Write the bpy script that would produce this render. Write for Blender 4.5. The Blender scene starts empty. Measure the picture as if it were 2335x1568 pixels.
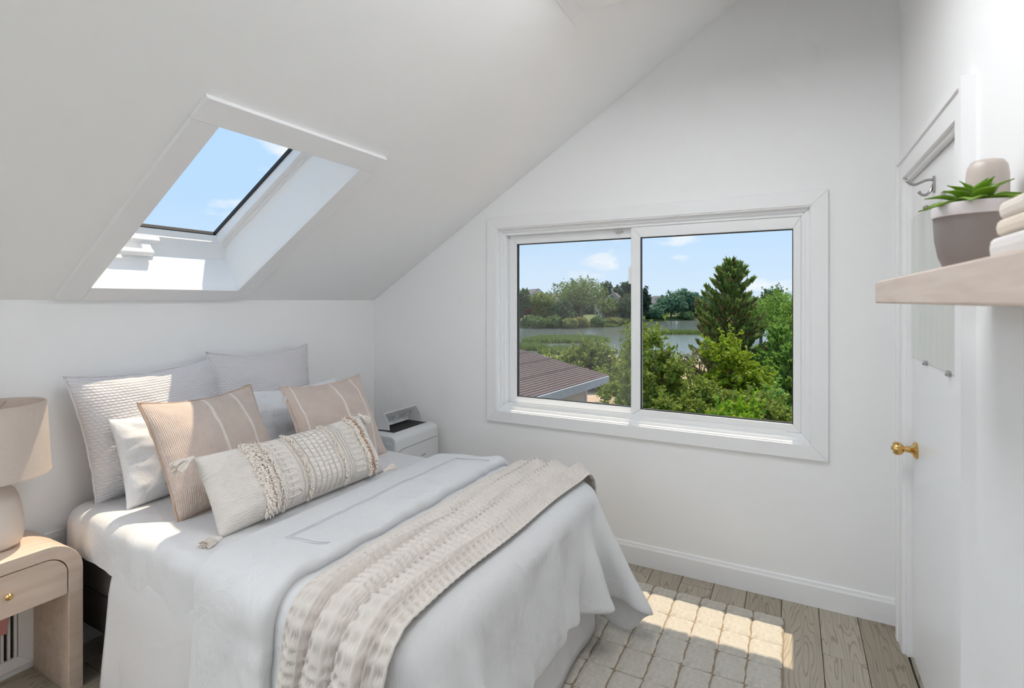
import bpy, bmesh, math, random
import numpy as np
from mathutils import Vector, Matrix, noise
from mathutils.bvhtree import BVHTree

SC = bpy.context.scene
COL = SC.collection
PI = math.pi

# ------------------------------------------------------------------ camera
cam_d = bpy.data.cameras.new('camera')
cam_d.sensor_width = 36.0
cam_d.lens = 1200.0 / 2335.0 * 36.0
cam_d.shift_y = -98.0 / 2335.0
cam_d.clip_start = 0.02
cam_d.clip_end = 900.0
cam_d.dof.use_dof = True
cam_d.dof.focus_distance = 3.2
cam_d.dof.aperture_fstop = 5.6
cam = bpy.data.objects.new('camera', cam_d)
cam.location = (0, 0, 1.5)
cam.rotation_euler = (PI / 2, 0, math.atan(637.5 / 1200.0))
COL.objects.link(cam)
SC.camera = cam
SC.view_settings.view_transform = 'Standard'
SC.view_settings.look = 'None'
SC.view_settings.gamma = 1.0
SC.view_settings.use_curve_mapping = False
SC.view_settings.exposure = 0.1
SC.cycles.use_adaptive_sampling = True
SC.cycles.adaptive_threshold = 0.1
SC.cycles.adaptive_min_samples = 12
SC.cycles.diffuse_bounces = 6
SC.cycles.max_bounces = 10

# ------------------------------------------------------------------ world: blue summer sky with fair-weather clouds
W = bpy.data.worlds.new('sky')
SC.world = W
W.use_nodes = True
wn, wl = W.node_tree.nodes, W.node_tree.links
wn.clear()
def N(nodes, typ, **kw):
    n = nodes.new(typ)
    for k, v in kw.items():
        if k in n.inputs.keys() if isinstance(k, str) else False:
            n.inputs[k].default_value = v
        else:
            setattr(n, k, v)
    return n
w_out = N(wn, 'ShaderNodeOutputWorld')
w_bg = N(wn, 'ShaderNodeBackground', Strength=1.0)
w_tc = N(wn, 'ShaderNodeTexCoord')
w_sep = N(wn, 'ShaderNodeSeparateXYZ')
wl.new(w_tc.outputs['Generated'], w_sep.inputs[0])
w_ramp = N(wn, 'ShaderNodeValToRGB')
cr = w_ramp.color_ramp
cr.elements[0].position = 0.0; cr.elements[0].color = (0.66, 0.79, 0.93, 1)
cr.elements[1].position = 1.0; cr.elements[1].color = (0.30, 0.55, 0.90, 1)
e = cr.elements.new(0.16); e.color = (0.50, 0.71, 0.96, 1)
e = cr.elements.new(0.55); e.color = (0.45, 0.68, 0.95, 1)
wl.new(w_sep.outputs[2], w_ramp.inputs[0])
# cloud noise: coordinates of a cloud deck, divided by height so that clouds flatten towards the horizon
w_mul = N(wn, 'ShaderNodeVectorMath', operation='MULTIPLY')
w_mul.inputs[1].default_value = (1.0, 1.0, 2.6)
wl.new(w_tc.outputs['Generated'], w_mul.inputs[0])
w_n1 = N(wn, 'ShaderNodeTexNoise', Scale=5.2, Detail=6.0, Roughness=0.52)
wl.new(w_mul.outputs[0], w_n1.inputs['Vector'])
w_cr = N(wn, 'ShaderNodeValToRGB')
w_cr.color_ramp.elements[0].position = 0.54; w_cr.color_ramp.elements[0].color = (0, 0, 0, 1)
w_cr.color_ramp.elements[1].position = 0.64; w_cr.color_ramp.elements[1].color = (1, 1, 1, 1)
wl.new(w_n1.outputs[0], w_cr.inputs[0])
w_mix = N(wn, 'ShaderNodeMixRGB')
w_mix.inputs[2].default_value = (0.90, 0.92, 0.95, 1)
wl.new(w_cr.outputs[0], w_mix.inputs[0])
wl.new(w_ramp.outputs[0], w_mix.inputs[1])
wl.new(w_mix.outputs[0], w_bg.inputs[0])
wl.new(w_bg.outputs[0], w_out.inputs[0])

# ------------------------------------------------------------------ sun and the fill lights added behind the camera
sun_d = bpy.data.lights.new('sun', 'SUN')
sun_d.energy = 4.2
sun_d.color = (1.0, 0.83, 0.62)
sun_d.angle = math.radians(0.6)
sun = bpy.data.objects.new('sun', sun_d)
sv = Vector((0.0, math.cos(math.radians(70)), math.sin(math.radians(70))))
sun.rotation_euler = sv.to_track_quat('Z', 'Y').to_euler()
COL.objects.link(sun)
def area(name, loc, direction, sx, sy, power, color=(1, 1, 1)):
    d = bpy.data.lights.new(name, 'AREA')
    d.shape = 'RECTANGLE'; d.size = sx; d.size_y = sy; d.energy = power; d.color = color
    o = bpy.data.objects.new(name, d)
    o.location = loc
    o.rotation_euler = Vector(direction).to_track_quat('-Z', 'Y').to_euler()
    COL.objects.link(o)
    return o
SLOPE = 0.6255
TH = math.atan(SLOPE)
SN, CS = math.sin(TH), math.cos(TH)
XL, XR, YW, YB = -2.756, 0.4415, 2.99, -1.9
ZK = 1.505
def zs(x): return ZK + SLOPE * (x - XL)
area('rear_fill_light', (-1.15, YB - 0.10, 1.45), (0, 1, 0), 1.9, 1.4, 6, (0.95, 0.98, 1.0))  # added area light that brightens the room from behind
for yy, pw_ in ((-1.30, 7), (-0.25, 28)):
    xm = -2.2
    area('roof_fill_light', (xm - SN * 0.30, yy, zs(xm) + CS * 0.30), (SN, 0, -CS), 0.8, 0.6, pw_, (0.93, 0.97, 1.0))  # fill light added over each unseen rear roof opening

# ------------------------------------------------------------------ helpers
def link(o, parent=None):
    COL.objects.link(o)
    if parent is not None:
        o.parent = parent
    return o
def tag(o, label=None, cat=None, group=None, kind=None):
    if label: o['label'] = label
    if cat: o['category'] = cat
    if group: o['group'] = group
    if kind: o['kind'] = kind
    return o
def empty(name, loc=(0, 0, 0), rz=0.0):
    o = bpy.data.objects.new(name, None)
    o.empty_display_size = 0.05
    o.location = loc
    o.rotation_euler = (0, 0, rz)
    COL.objects.link(o)
    return o
def mesh_np(name, verts, faces, mat, parent=None, smooth=False, uv=None):
    """verts (n,3) array; faces (m,4) or (m,3) int array; uv per vertex (n,2)."""
    verts = np.asarray(verts, dtype=np.float32)
    faces = np.asarray(faces, dtype=np.int32)
    me = bpy.data.meshes.new(name)
    nv, (nf, k) = len(verts), faces.shape
    me.vertices.add(nv); me.loops.add(nf * k); me.polygons.add(nf)
    me.vertices.foreach_set('co', verts.ravel())
    me.loops.foreach_set('vertex_index', faces.ravel())
    me.polygons.foreach_set('loop_start', np.arange(0, nf * k, k, dtype=np.int32))
    me.polygons.foreach_set('loop_total', np.full(nf, k, dtype=np.int32))
    me.polygons.foreach_set('use_smooth', np.full(nf, smooth))
    if uv is not None:
        l = me.uv_layers.new(name='uv')
        l.data.foreach_set('uv', np.asarray(uv, dtype=np.float32)[faces.ravel()].ravel())
    me.update(calc_edges=True)
    me.validate()
    if mat: me.materials.append(mat)
    o = bpy.data.objects.new(name, me)
    return link(o, parent)
def grid_faces(nu, nv, off=0, wrap=False, flip=False):
    """faces of a grid stored row-major as [iu*nv+iv]."""
    iu = np.arange(nu if wrap else nu - 1)[:, None]; iv = np.arange(nv - 1)[None, :]
    a = (iu % nu) * nv + iv; b = ((iu + 1) % nu) * nv + iv
    f = np.stack([a, b, b + 1, a + 1], -1).reshape(-1, 4) + off
    return f[:, ::-1] if flip else f
class MB:
    """collects simple solids into one mesh"""
    def __init__(s): s.v = []; s.f = []
    def add(s, vs, fs):
        o = len(s.v); s.v += [tuple(map(float, p)) for p in vs]; s.f += [tuple(i + o for i in f) for f in fs]; return s
    def box(s, x0, x1, y0, y1, z0, z1):
        return s.add([(x, y, z) for x in (x0, x1) for y in (y0, y1) for z in (z0, z1)],
                     [(0, 1, 3, 2), (4, 6, 7, 5), (0, 4, 5, 1), (2, 3, 7, 6), (0, 2, 6, 4), (1, 5, 7, 3)])
    def hexa(s, p):   # 8 points ordered like box
        return s.add(p, [(0, 1, 3, 2), (4, 6, 7, 5), (0, 4, 5, 1), (2, 3, 7, 6), (0, 2, 6, 4), (1, 5, 7, 3)])
    def prism(s, poly, fn0, fn1):
        n = len(poly)
        s.add([fn0(p) for p in poly] + [fn1(p) for p in poly],
              [tuple(range(n))[::-1], tuple(range(n, 2 * n))] + [(i, (i + 1) % n, n + (i + 1) % n, n + i) for i in range(n)])
        return s
    def frame(s, fn, a0, a1, b0, b1, w, d0, d1):
        """mitred rectangular frame; fn(a,b,d)->xyz; w = (left,right,bottom,top)"""
        if not isinstance(w, tuple): w = (w,) * 4
        o = [(a0, b0), (a1, b0), (a1, b1), (a0, b1)]
        i = [(a0 + w[0], b0 + w[2]), (a1 - w[1], b0 + w[2]), (a1 - w[1], b1 - w[3]), (a0 + w[0], b1 - w[3])]
        for k in range(4):
            q = [o[k], o[(k + 1) % 4], i[(k + 1) % 4], i[k]]
            s.add([fn(p[0], p[1], d0) for p in q] + [fn(p[0], p[1], d1) for p in q],
                  [(3, 2, 1, 0), (4, 5, 6, 7)] + [(j, (j + 1) % 4, 4 + (j + 1) % 4, 4 + j) for j in range(4)])
        return s
    def tube(s, path, r, n=8, cap=True):
        path = [Vector(p) for p in path]
        rs = r if isinstance(r, (list, tuple)) else [r] * len(path)
        vs, fs = [], []
        up = Vector((0.123, 0.31, 0.94))
        for i, p in enumerate(path):
            t = (path[min(i + 1, len(path) - 1)] - path[max(i - 1, 0)]).normalized()
            a = t.cross(up)
            if a.length < 1e-4: a = t.cross(Vector((1, 0, 0)))
            a.normalize(); b = t.cross(a)
            for k in range(n):
                q = 2 * PI * k / n
                vs.append(p + (a * math.cos(q) + b * math.sin(q)) * rs[i])
        for i in range(len(path) - 1):
            for k in range(n):
                fs.append((i * n + k, i * n + (k + 1) % n, (i + 1) * n + (k + 1) % n, (i + 1) * n + k))
        if cap:
            fs.append(tuple(range(n))[::-1]); fs.append(tuple((len(path) - 1) * n + k for k in range(n)))
        return s.add(vs, fs)
    def lathe(s, prof, c=(0, 0, 0), n=32, axis='z', cap=True):
        vs, fs = [], []
        for r, h in prof:
            for k in range(n):
                q = 2 * PI * k / n
                x, y = r * math.cos(q), r * math.sin(q)
                p = (x, y, h) if axis == 'z' else ((h, x, y) if axis == 'x' else (x, h, y))
                vs.append((c[0] + p[0], c[1] + p[1], c[2] + p[2]))
        for i in range(len(prof) - 1):
            for k in range(n):
                fs.append((i * n + k, i * n + (k + 1) % n, (i + 1) * n + (k + 1) % n, (i + 1) * n + k))
        if cap:
            fs.append(tuple(range(n))[::-1]); fs.append(tuple((len(prof) - 1) * n + k for k in range(n)))
        return s.add(vs, fs)
    def build(s, name, mat, parent=None, smooth=False, bevel=0.0, seg=2, sub=0, angle=40):
        me = bpy.data.meshes.new(name)
        me.from_pydata(s.v, [], s.f)
        bm = bmesh.new(); bm.from_mesh(me)
        bmesh.ops.recalc_face_normals(bm, faces=bm.faces)
        bm.to_mesh(me); bm.free()
        me.materials.append(mat)
        if smooth:
            me.polygons.foreach_set('use_smooth', [True] * len(me.polygons))
        o = bpy.data.objects.new(name, me)
        link(o, parent)
        if bevel:
            m = o.modifiers.new('bevel', 'BEVEL'); m.width = bevel; m.segments = seg
            m.limit_method = 'ANGLE'; m.angle_limit = math.radians(35)
        if sub:
            m = o.modifiers.new('sub', 'SUBSURF'); m.levels = sub; m.render_levels = sub
        if smooth and not sub:
            me.set_sharp_from_angle(angle=math.radians(angle)) if hasattr(me, 'set_sharp_from_angle') else None
        return o
def struct(o, label, cat):
    return tag(o, label, cat, kind='structure')
def rounded_rect(x0, x1, y0, y1, r, n=6):
    pts = []
    for cx_, cy_, a0 in ((x1 - r, y1 - r, 0), (x0 + r, y1 - r, 90), (x0 + r, y0 + r, 180), (x1 - r, y0 + r, 270)):
        for i in range(n + 1):
            a = math.radians(a0 + 90.0 * i / n)
            pts.append((cx_ + r * math.cos(a), cy_ + r * math.sin(a)))
    return pts

# ------------------------------------------------------------------ materials
def new_mat(name):
    m = bpy.data.materials.new(name); m.use_nodes = True
    nt = m.node_tree; nt.nodes.clear()
    out = nt.nodes.new('ShaderNodeOutputMaterial'); b = nt.nodes.new('ShaderNodeBsdfPrincipled')
    nt.links.new(b.outputs[0], out.inputs[0])
    return m, nt.nodes, nt.links, b, out
def C(r, g, b, a=1):   # sRGB 0..255 -> linear
    f = lambda c: (c / 255 / 12.92) if c / 255 <= 0.04045 else ((c / 255 + 0.055) / 1.055) ** 2.4
    return (f(r), f(g), f(b), a)
def simple(name, col, rough=0.5, metal=0.0, bump=0.0, bscale=80.0, var=0.0, vscale=6.0, coords='Object', sheen=0.0, spec=0.5):
    m, n, l, b, out = new_mat(name)
    b.inputs['Base Color'].default_value = col
    b.inputs['Roughness'].default_value = rough
    b.inputs['Metallic'].default_value = metal
    b.inputs['Specular IOR Level'].default_value = spec
    if sheen:
        b.inputs['Sheen Weight'].default_value = sheen
    tc = n.new('ShaderNodeTexCoord')
    if var:
        t = N(n, 'ShaderNodeTexNoise', Scale=vscale, Detail=4.0)
        l.new(tc.outputs[coords], t.inputs['Vector'])
        r = n.new('ShaderNodeValToRGB')
        r.color_ramp.elements[0].position = 0.3; r.color_ramp.elements[1].position = 0.7
        r.color_ramp.elements[0].color = tuple(c * (1 - var) for c in col[:3]) + (1,)
        r.color_ramp.elements[1].color = tuple(min(1, c * (1 + var)) for c in col[:3]) + (1,)
        l.new(t.outputs[0], r.inputs[0]); l.new(r.outputs[0], b.inputs['Base Color'])
    if bump:
        t = N(n, 'ShaderNodeTexNoise', Scale=bscale, Detail=3.0)
        l.new(tc.outputs[coords], t.inputs['Vector'])
        bp = N(n, 'ShaderNodeBump', Strength=bump, Distance=0.01)
        l.new(t.outputs[0], bp.inputs['Height']); l.new(bp.outputs[0], b.inputs['Normal'])
    return m
M = {}
M['wall'] = simple('wall_paint', (0.90, 0.90, 0.90, 1), 0.6)
M['ceil'] = simple('ceiling_paint', (0.91, 0.91, 0.91, 1), 0.65)
M['trim'] = simple('trim_gloss_white', (0.88, 0.88, 0.885, 1), 0.35)
M['vinyl'] = simple('white_vinyl', (0.88, 0.885, 0.89, 1), 0.35)
M['gasket'] = simple('black_gasket', (0.012, 0.012, 0.014, 1), 0.6)
M['steel'] = simple('brushed_steel', (0.45, 0.44, 0.43, 1), 0.3, 1.0)
M['brass'] = simple('polished_brass', (0.72, 0.46, 0.16, 1), 0.18, 1.0)
M['black'] = simple('black_plastic', (0.01, 0.01, 0.011, 1), 0.5)
def glass_mat(name, haze=0.0):
    m = bpy.data.materials.new(name); m.use_nodes = True
    n, l = m.node_tree.nodes, m.node_tree.links; n.clear()
    out = n.new('ShaderNodeOutputMaterial'); tr = n.new('ShaderNodeBsdfTransparent'); gl = n.new('ShaderNodeBsdfGlossy')
    gl.inputs['Roughness'].default_value = 0.02
    tr.inputs[0].default_value = (0.97, 0.985, 0.98, 1)
    fr = n.new('ShaderNodeFresnel'); fr.inputs[0].default_value = 1.06
    mx = n.new('ShaderNodeMixShader')
    l.new(fr.outputs[0], mx.inputs[0]); l.new(tr.outputs[0], mx.inputs[1]); l.new(gl.outputs[0], mx.inputs[2])
    last = mx
    if haze:
        df = n.new('ShaderNodeBsdfTranslucent'); df.inputs[0].default_value = (0.8, 0.8, 0.8, 1)
        tc = n.new('ShaderNodeTexCoord'); t = N(n, 'ShaderNodeTexNoise', Scale=2.2, Detail=5.0)
        l.new(tc.outputs['Object'], t.inputs['Vector'])
        mp = n.new('ShaderNodeMapRange'); mp.inputs[1].default_value = 0.3; mp.inputs[2].default_value = 0.7
        mp.inputs[3].default_value = haze * 0.5; mp.inputs[4].default_value = haze * 1.5
        l.new(t.outputs[0], mp.inputs[0])
        m2 = n.new('ShaderNodeMixShader')
        l.new(mp.outputs[0], m2.inputs[0]); l.new(mx.outputs[0], m2.inputs[1]); l.new(df.outputs[0], m2.inputs[2]); last = m2
    l.new(last.outputs[0], out.inputs[0])
    return m
M['glass'] = glass_mat('window_glass')
M['glass_hazy'] = glass_mat('dusty_window_glass', 0.06)
# ================================================================== the room shell
WT = 0.16
# ---- floor: sub-floor with single oak planks laid along the room
def floor_mat():
    m, n, l, b, out = new_mat('grey_washed_oak')
    tc = n.new('ShaderNodeTexCoord'); oi = n.new('ShaderNodeObjectInfo')
    cmb = n.new('ShaderNodeCombineXYZ'); ml = N(n, 'ShaderNodeMath', operation='MULTIPLY'); ml.inputs[1].default_value = 37.0
    l.new(oi.outputs['Random'], ml.inputs[0])
    l.new(ml.outputs[0], cmb.inputs[0]); l.new(ml.outputs[0], cmb.inputs[1])
    ad = N(n, 'ShaderNodeVectorMath', operation='ADD')
    l.new(tc.outputs['Object'], ad.inputs[0]); l.new(cmb.outputs[0], ad.inputs[1])
    sc = N(n, 'ShaderNodeVectorMath', operation='MULTIPLY'); sc.inputs[1].default_value = (9.0, 0.80, 1.0)
    l.new(ad.outputs[0], sc.inputs[0])
    t1 = N(n, 'ShaderNodeTexNoise', Scale=1.0, Detail=2.5, Roughness=0.5, Distortion=0.15)
    l.new(sc.outputs[0], t1.inputs['Vector'])
    m1 = N(n, 'ShaderNodeMath', operation='MULTIPLY'); m1.inputs[1].default_value = 150.0
    l.new(t1.outputs[0], m1.inputs[0])
    sn = N(n, 'ShaderNodeMath', operation='SINE'); l.new(m1.outputs[0], sn.inputs[0])
    gr = n.new('ShaderNodeMapRange'); gr.inputs[1].default_value = 0.70; gr.inputs[2].default_value = 1.0
    l.new(sn.outputs[0], gr.inputs[0])
    sc2 = N(n, 'ShaderNodeVectorMath', operation='MULTIPLY'); sc2.inputs[1].default_value = (120.0, 5.0, 1.0)
    l.new(ad.outputs[0], sc2.inputs[0])
    t2 = N(n, 'ShaderNodeTexNoise', Scale=1.0, Detail=3.0); l.new(sc2.outputs[0], t2.inputs['Vector'])
    base = n.new('ShaderNodeValToRGB')
    base.color_ramp.elements[0].position = 0.0; base.color_ramp.elements[0].color = C(158, 148, 131)
    base.color_ramp.elements[1].position = 1.0; base.color_ramp.elements[1].color = C(182, 174, 158)
    l.new(oi.outputs['Random'], base.inputs[0])
    mx = N(n, 'ShaderNodeMixRGB', blend_type='MULTIPLY'); mx.inputs[2].default_value = (0.55, 0.50, 0.46, 1)
    mg = N(n, 'ShaderNodeMath', operation='MULTIPLY'); mg.inputs[1].default_value = 0.70
    l.new(gr.outputs[0], mg.inputs[0]); l.new(mg.outputs[0], mx.inputs[0]); l.new(base.outputs[0], mx.inputs[1])
    mx2 = N(n, 'ShaderNodeMixRGB', blend_type='MULTIPLY'); mx2.inputs[2].default_value = (0.72, 0.70, 0.68, 1)
    gr2 = n.new('ShaderNodeMapRange'); gr2.inputs[1].default_value = 0.5; gr2.inputs[2].default_value = 0.8; gr2.inputs[4].default_value = 0.7
    l.new(t2.outputs[0], gr2.inputs[0]); l.new(gr2.outputs[0], mx2.inputs[0]); l.new(mx.outputs[0], mx2.inputs[1])
    l.new(mx2.outputs[0], b.inputs['Base Color'])
    b.inputs['Roughness'].default_value = 0.5
    bp = N(n, 'ShaderNodeBump', Strength=0.25, Distance=0.002); bp.invert = True
    l.new(gr.outputs[0], bp.inputs['Height']); l.new(bp.outputs[0], b.inputs['Normal'])
    return m
M['oak'] = floor_mat()
M['subfloor'] = simple('dark_joint', (0.03, 0.026, 0.022, 1), 0.9)
floor = MB().box(XL - WT, XR + WT, YB - WT, YW + WT, -0.22, -0.012).build('floor', M['subfloor'])
struct(floor, 'grey washed oak plank floor of the bedroom', 'floor')
rnd = random.Random(5)
PW = 0.16
plank_cache = {}
def plank(x0, x1, y0, y1):
    key = (round(x1 - x0, 3), round(y1 - y0, 3))
    if key not in plank_cache:
        w, h = key; g = 0.0012; c = 0.003
        mb = MB()
        lo = [(g, g), (w - g, g), (w - g, h - g), (g, h - g)]
        hi = [(g + c, g + c), (w - g - c, g + c), (w - g - c, h - g - c), (g + c, h - g - c)]
        mb.add([(p[0], p[1], -0.012) for p in lo] + [(p[0], p[1], -0.0022) for p in lo] + [(p[0], p[1], 0.0) for p in hi],
               [(i, (i + 1) % 4, 4 + (i + 1) % 4, 4 + i) for i in range(4)] + [(4 + i, 4 + (i + 1) % 4, 8 + (i + 1) % 4, 8 + i) for i in range(4)] + [(8, 9, 10, 11)])
        o = mb.build('plank', M['oak'], floor)
        plank_cache[key] = o.data
    else:
        o = bpy.data.objects.new('plank', plank_cache[key]); link(o, floor)
    o.location = (x0, y0, 0)
x = -2.756 - 0.0437 + 2.756 - 0.16 * 17      # a joint line at x = -0.044
ix = 0
ends = {}
while x < XR:
    xa, xb = max(x, XL), min(x + PW, XR)
    if xb - xa > 0.01:
        y = YB - rnd.choice([0.0, 0.3, 0.6, 0.9])
        while y < YW - 0.005:
            ya, yb = max(y, YB), min(y + 1.2, YW)
            if yb - ya > 0.05: plank(xa, xb, ya, yb)
            y += 1.2
    x += PW; ix += 1

# ---- window wall (gable end)
WX0, WX1, WZ0, WZ1 = -1.697, 0.088, 0.788, 1.973
f0 = lambda p: (p[0], YW, p[1]); f1 = lambda p: (p[0], YW + WT, p[1])
mb = MB()
xa, xb = XL - 0.3, XR + 0.3
mb.prism([(xa, -0.2), (xb, -0.2), (xb, WZ0), (xa, WZ0)], f0, f1)
mb.prism([(xa, WZ0), (WX0, WZ0), (WX0, zs(WX0) + .2), (xa, zs(xa) + .2)], f0, f1)
mb.prism([(WX0, WZ1), (WX1, WZ1), (WX1, zs(WX1) + .2), (WX0, zs(WX0) + .2)], f0, f1)
mb.prism([(WX1, WZ0), (xb, WZ0), (xb, zs(xb) + .2), (WX1, zs(WX1) + .2)], f0, f1)
struct(mb.build('wall_window', M['wall']), 'white painted gable wall holding the wide sliding window', 'wall')
# ---- low wall behind the bed
struct(MB().box(XL - WT, XL, YB - WT, YW, -0.2, ZK).build('wall_left', M['wall']), 'low white knee wall behind the bed', 'wall')
# ---- sloping ceiling with skylight shafts
def SP(x, y, d): return (x - SN * d, y, zs(x) + CS * d)
SD = 0.25
SKY = [(-2.66, -1.768, 1.138, 1.822), (-2.60, -1.80, -1.60, -1.00), (-2.60, -1.80, -0.55, 0.05)]  # first opening is the skylight, the others are added for fill light
mb = MB()
def slab(x0, x1, y0, y1):
    mb.hexa([SP(x, y, d) for x in (x0, x1) for y in (y0, y1) for d in (0, SD)])
sx0, sx1, sy0, sy1 = XL - 0.005, XR + 0.25, YB - WT, YW + WT - 0.01
slab(sx0, -2.66, sy0, sy1); slab(-1.768, sx1, sy0, sy1)
slab(-2.66, -1.768, 1.822, sy1); slab(-2.66, -1.768, 0.05, 1.138); slab(-2.66, -1.768, -1.0, -0.55); slab(-2.66, -1.768, sy0, -1.60)
for s in SKY[1:]:
    slab(-2.66, s[0], s[2], s[3]); slab(s[1], -1.768, s[2], s[3])
struct(mb.build('ceiling_slope', M['ceil']), 'white sloping ceiling under the roof with a skylight shaft', 'ceiling')
# eave strip closing the gap over the knee wall
mb = MB().box(XL - 0.5, XL - 0.004, sy0, sy1, ZK - 0.12, ZK + 0.35)
struct(mb.build('trim_5', M['wall']), 'roof eave closing the slope above the knee wall', 'roof eave')
# flat ceiling over the near part of the room, meeting the slope along one edge
FZ = 2.733
xf = XL + (FZ - ZK) / SLOPE
mb = MB().hexa([(xf, YB - WT, FZ), (xf + 0.15, YB - WT, FZ + 0.12), (xf, 2.121, FZ), (xf + 0.15, 2.121, FZ + 0.12),
                (XR + 0.1, YB - WT, FZ), (XR + 0.1, YB - WT, FZ + 0.12), (XR + 0.1, 2.121, FZ), (XR + 0.1, 2.121, FZ + 0.12)])
struct(mb.build('ceiling_flat', M['ceil']), 'small flat ceiling piece at the top edge of the slope', 'ceiling')
mb = MB().hexa([SP(x, y, d) for x in (xf - 0.042, xf + 0.004) for y in (YB, 2.121) for d in (-0.004, 0.02)])
struct(mb.build('trim_6', M['trim']), 'thin white trim strip where the flat ceiling meets the slope', 'trim')
# ---- right wall with a door opening
DY0, DY1, DZ = 1.945, 2.755, 2.02
mb = MB()
mb.box(XR, XR + WT, YB - WT, DY0, -0.2, 3.9); mb.box(XR, XR + WT, DY1, YW, -0.2, 3.9); mb.box(XR, XR + WT, DY0, DY1, DZ, 3.9)
struct(mb.build('wall_right', M['wall']), 'tall white wall with the door and the floating shelf', 'wall')
struct(MB().box(XR + WT, XR + WT + 0.03, DY0 - 0.1, DY1 + 0.1, 0, DZ + 0.1).build('wall_closet', M['wall']), 'closet back behind the white door', 'wall')
# ---- rear wall with an opening added for fill light
mb = MB()
RX0, RX1, RZ0, RZ1 = -2.15, -0.15, 0.72, 1.98
g0 = lambda p: (p[0], YB - WT, p[1]); g1 = lambda p: (p[0], YB, p[1])
mb.prism([(xa, -0.2), (xb, -0.2), (xb, RZ0), (xa, RZ0)], g0, g1)
mb.prism([(xa, RZ0), (RX0, RZ0), (RX0, zs(RX0) + .2), (xa, zs(xa) + .2)], g0, g1)
mb.prism([(RX0, RZ1), (RX1, RZ1), (RX1, zs(RX1) + .2), (RX0, zs(RX0) + .2)], g0, g1)
mb.prism([(RX1, RZ0), (xb, RZ0), (xb, zs(xb) + .2), (RX1, zs(RX1) + .2)], g0, g1)
struct(mb.build('wall_rear', M['wall']), 'white gable wall behind the camera with an added fill light opening', 'wall')

# ---- baseboards
def base(name, fn, a0, a1, label):
    prof = [(0, 0), (0.016, 0), (0.016, 0.098), (0.011, 0.108), (0.009, 0.118), (0, 0.122)]
    mb = MB(); mb.prism(prof, lambda p: fn(a0, p[0], p[1]), lambda p: fn(a1, p[0], p[1]))
    struct(mb.build(name, M['trim']), label, 'baseboard')
base('baseboard_window', lambda a, d, z: (a, YW - d, z), XL, XR - 0.016, 'white baseboard along the floor below the window')
base('baseboard_left', lambda a, d, z: (XL + d, a, z), 0.99, YW, 'white baseboard along the wall behind the bed')
base('baseboard_right', lambda a, d, z: (XR - d, a, z), YB, 1.84, 'white baseboard along the right wall below the shelf')

struct(MB().box(XR, XR + 0.06, DY0, DY1, -0.012, 0.003).build('trim_4', M['oak']), 'oak threshold strip under the white door', 'threshold')
# ---- window casing and sliding window
wf = lambda a, b, d: (a, YW + d, b)
mb = MB()
mb.frame(wf, -1.767, 0.158, 0.718, 2.043, 0.072, -0.020, 0.0)
mb.frame(wf, -1.700, 0.091, 0.785, 1.976, 0.012, -0.014, 0.02)
struct(mb.build('trim_1', M['trim'], bevel=0.003), 'wide white mitred casing around the sliding window', 'window casing')
win = empty('window_1', (-0.8, YW, 0.72)); struct(win, 'white vinyl two-pane sliding window overlooking the pond', 'window')
IW = Matrix.Translation((0.8, -YW, -0.72))
def wpart(mb, name, mat, parent=win, **k):
    o = mb.build(name, mat, parent, **k)
    return o
def rel(o, origin):   # keep world coordinates while parented to an Empty that is only moved
    for v in o.data.vertices: v.co -= Vector(origin)
WO = (-0.8, YW, 0.72)
def wbuild(mb, name, mat, parent=win, **k):
    o = mb.build(name, mat, parent, **k)
    rel(o, WO) if parent is win else rel(o, WO)
    return o
mb = MB()
mb.frame(wf, -1.699, 0.090, 0.786, 1.975, 0.030, 0.018, 0.13)
mb.frame(wf, -1.672, 0.063, 0.813, 1.948, 0.020, 0.030, 0.13)
wbuild(mb, 'window_frame', M['vinyl'], bevel=0.003)
# left sash (outer track), right sash (inner track)
def sash(x0, x1, z0, z1, w, d0, d1, glass, lab):
    s = wbuild(MB().frame(wf, x0, x1, z0, z1, w, d0, d1), 'sash', M['vinyl'], bevel=0.004)
    s['label'] = lab
    gx0, gx1, gz0, gz1 = x0 + w[0], x1 - w[1], z0 + w[2], z1 - w[3]
    dm = (d0 + d1) / 2
    wbuild(MB().frame(wf, gx0 - .002, gx1 + .002, gz0 - .002, gz1 + .002, 0.006, d0 + 0.004, d1 - 0.004), 'gasket', M['gasket'], s)
    wbuild(MB().add([wf(gx0, gz0, dm), wf(gx1, gz0, dm), wf(gx1, gz1, dm), wf(gx0, gz1, dm)], [(0, 1, 2, 3)]), 'pane', glass, s)
    return s
s1 = sash(-1.652, -0.775, 0.833, 1.928, (0.058, 0.05, 0.04, 0.055), 0.078, 0.112, M['glass_hazy'], 'left sliding sash in the outer track')
s2 = sash(-0.825, 0.043, 0.833, 1.928, (0.055, 0.036, 0.042, 0.061), 0.036, 0.070, M['glass'], 'right sash with meeting stile in the inner track')
wbuild(MB().box(-0.84, -0.825, YW + 0.034, YW + 0.066, 1.60, 1.70), 'latch', M['vinyl'], bevel=0.003)
wbuild(MB().box(-0.925, -0.885, YW + 0.060, YW + 0.078, 1.905, 1.913), 'sash_stop', M['steel'])
wbuild(MB().box(-1.60, -0.02, YW + 0.030, YW + 0.034, 0.833, 0.841), 'track', M['vinyl'])
# ---- frame of the added fill light opening (behind the camera)
w2 = MB().frame(lambda a, b, d: (a, YB - d, b), RX0, RX1, RZ0, RZ1, 0.05, 0.02, 0.08).build('window_2', M['vinyl'])
struct(w2, 'white frame of the unseen opening added for fill light behind the camera', 'window')

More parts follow.
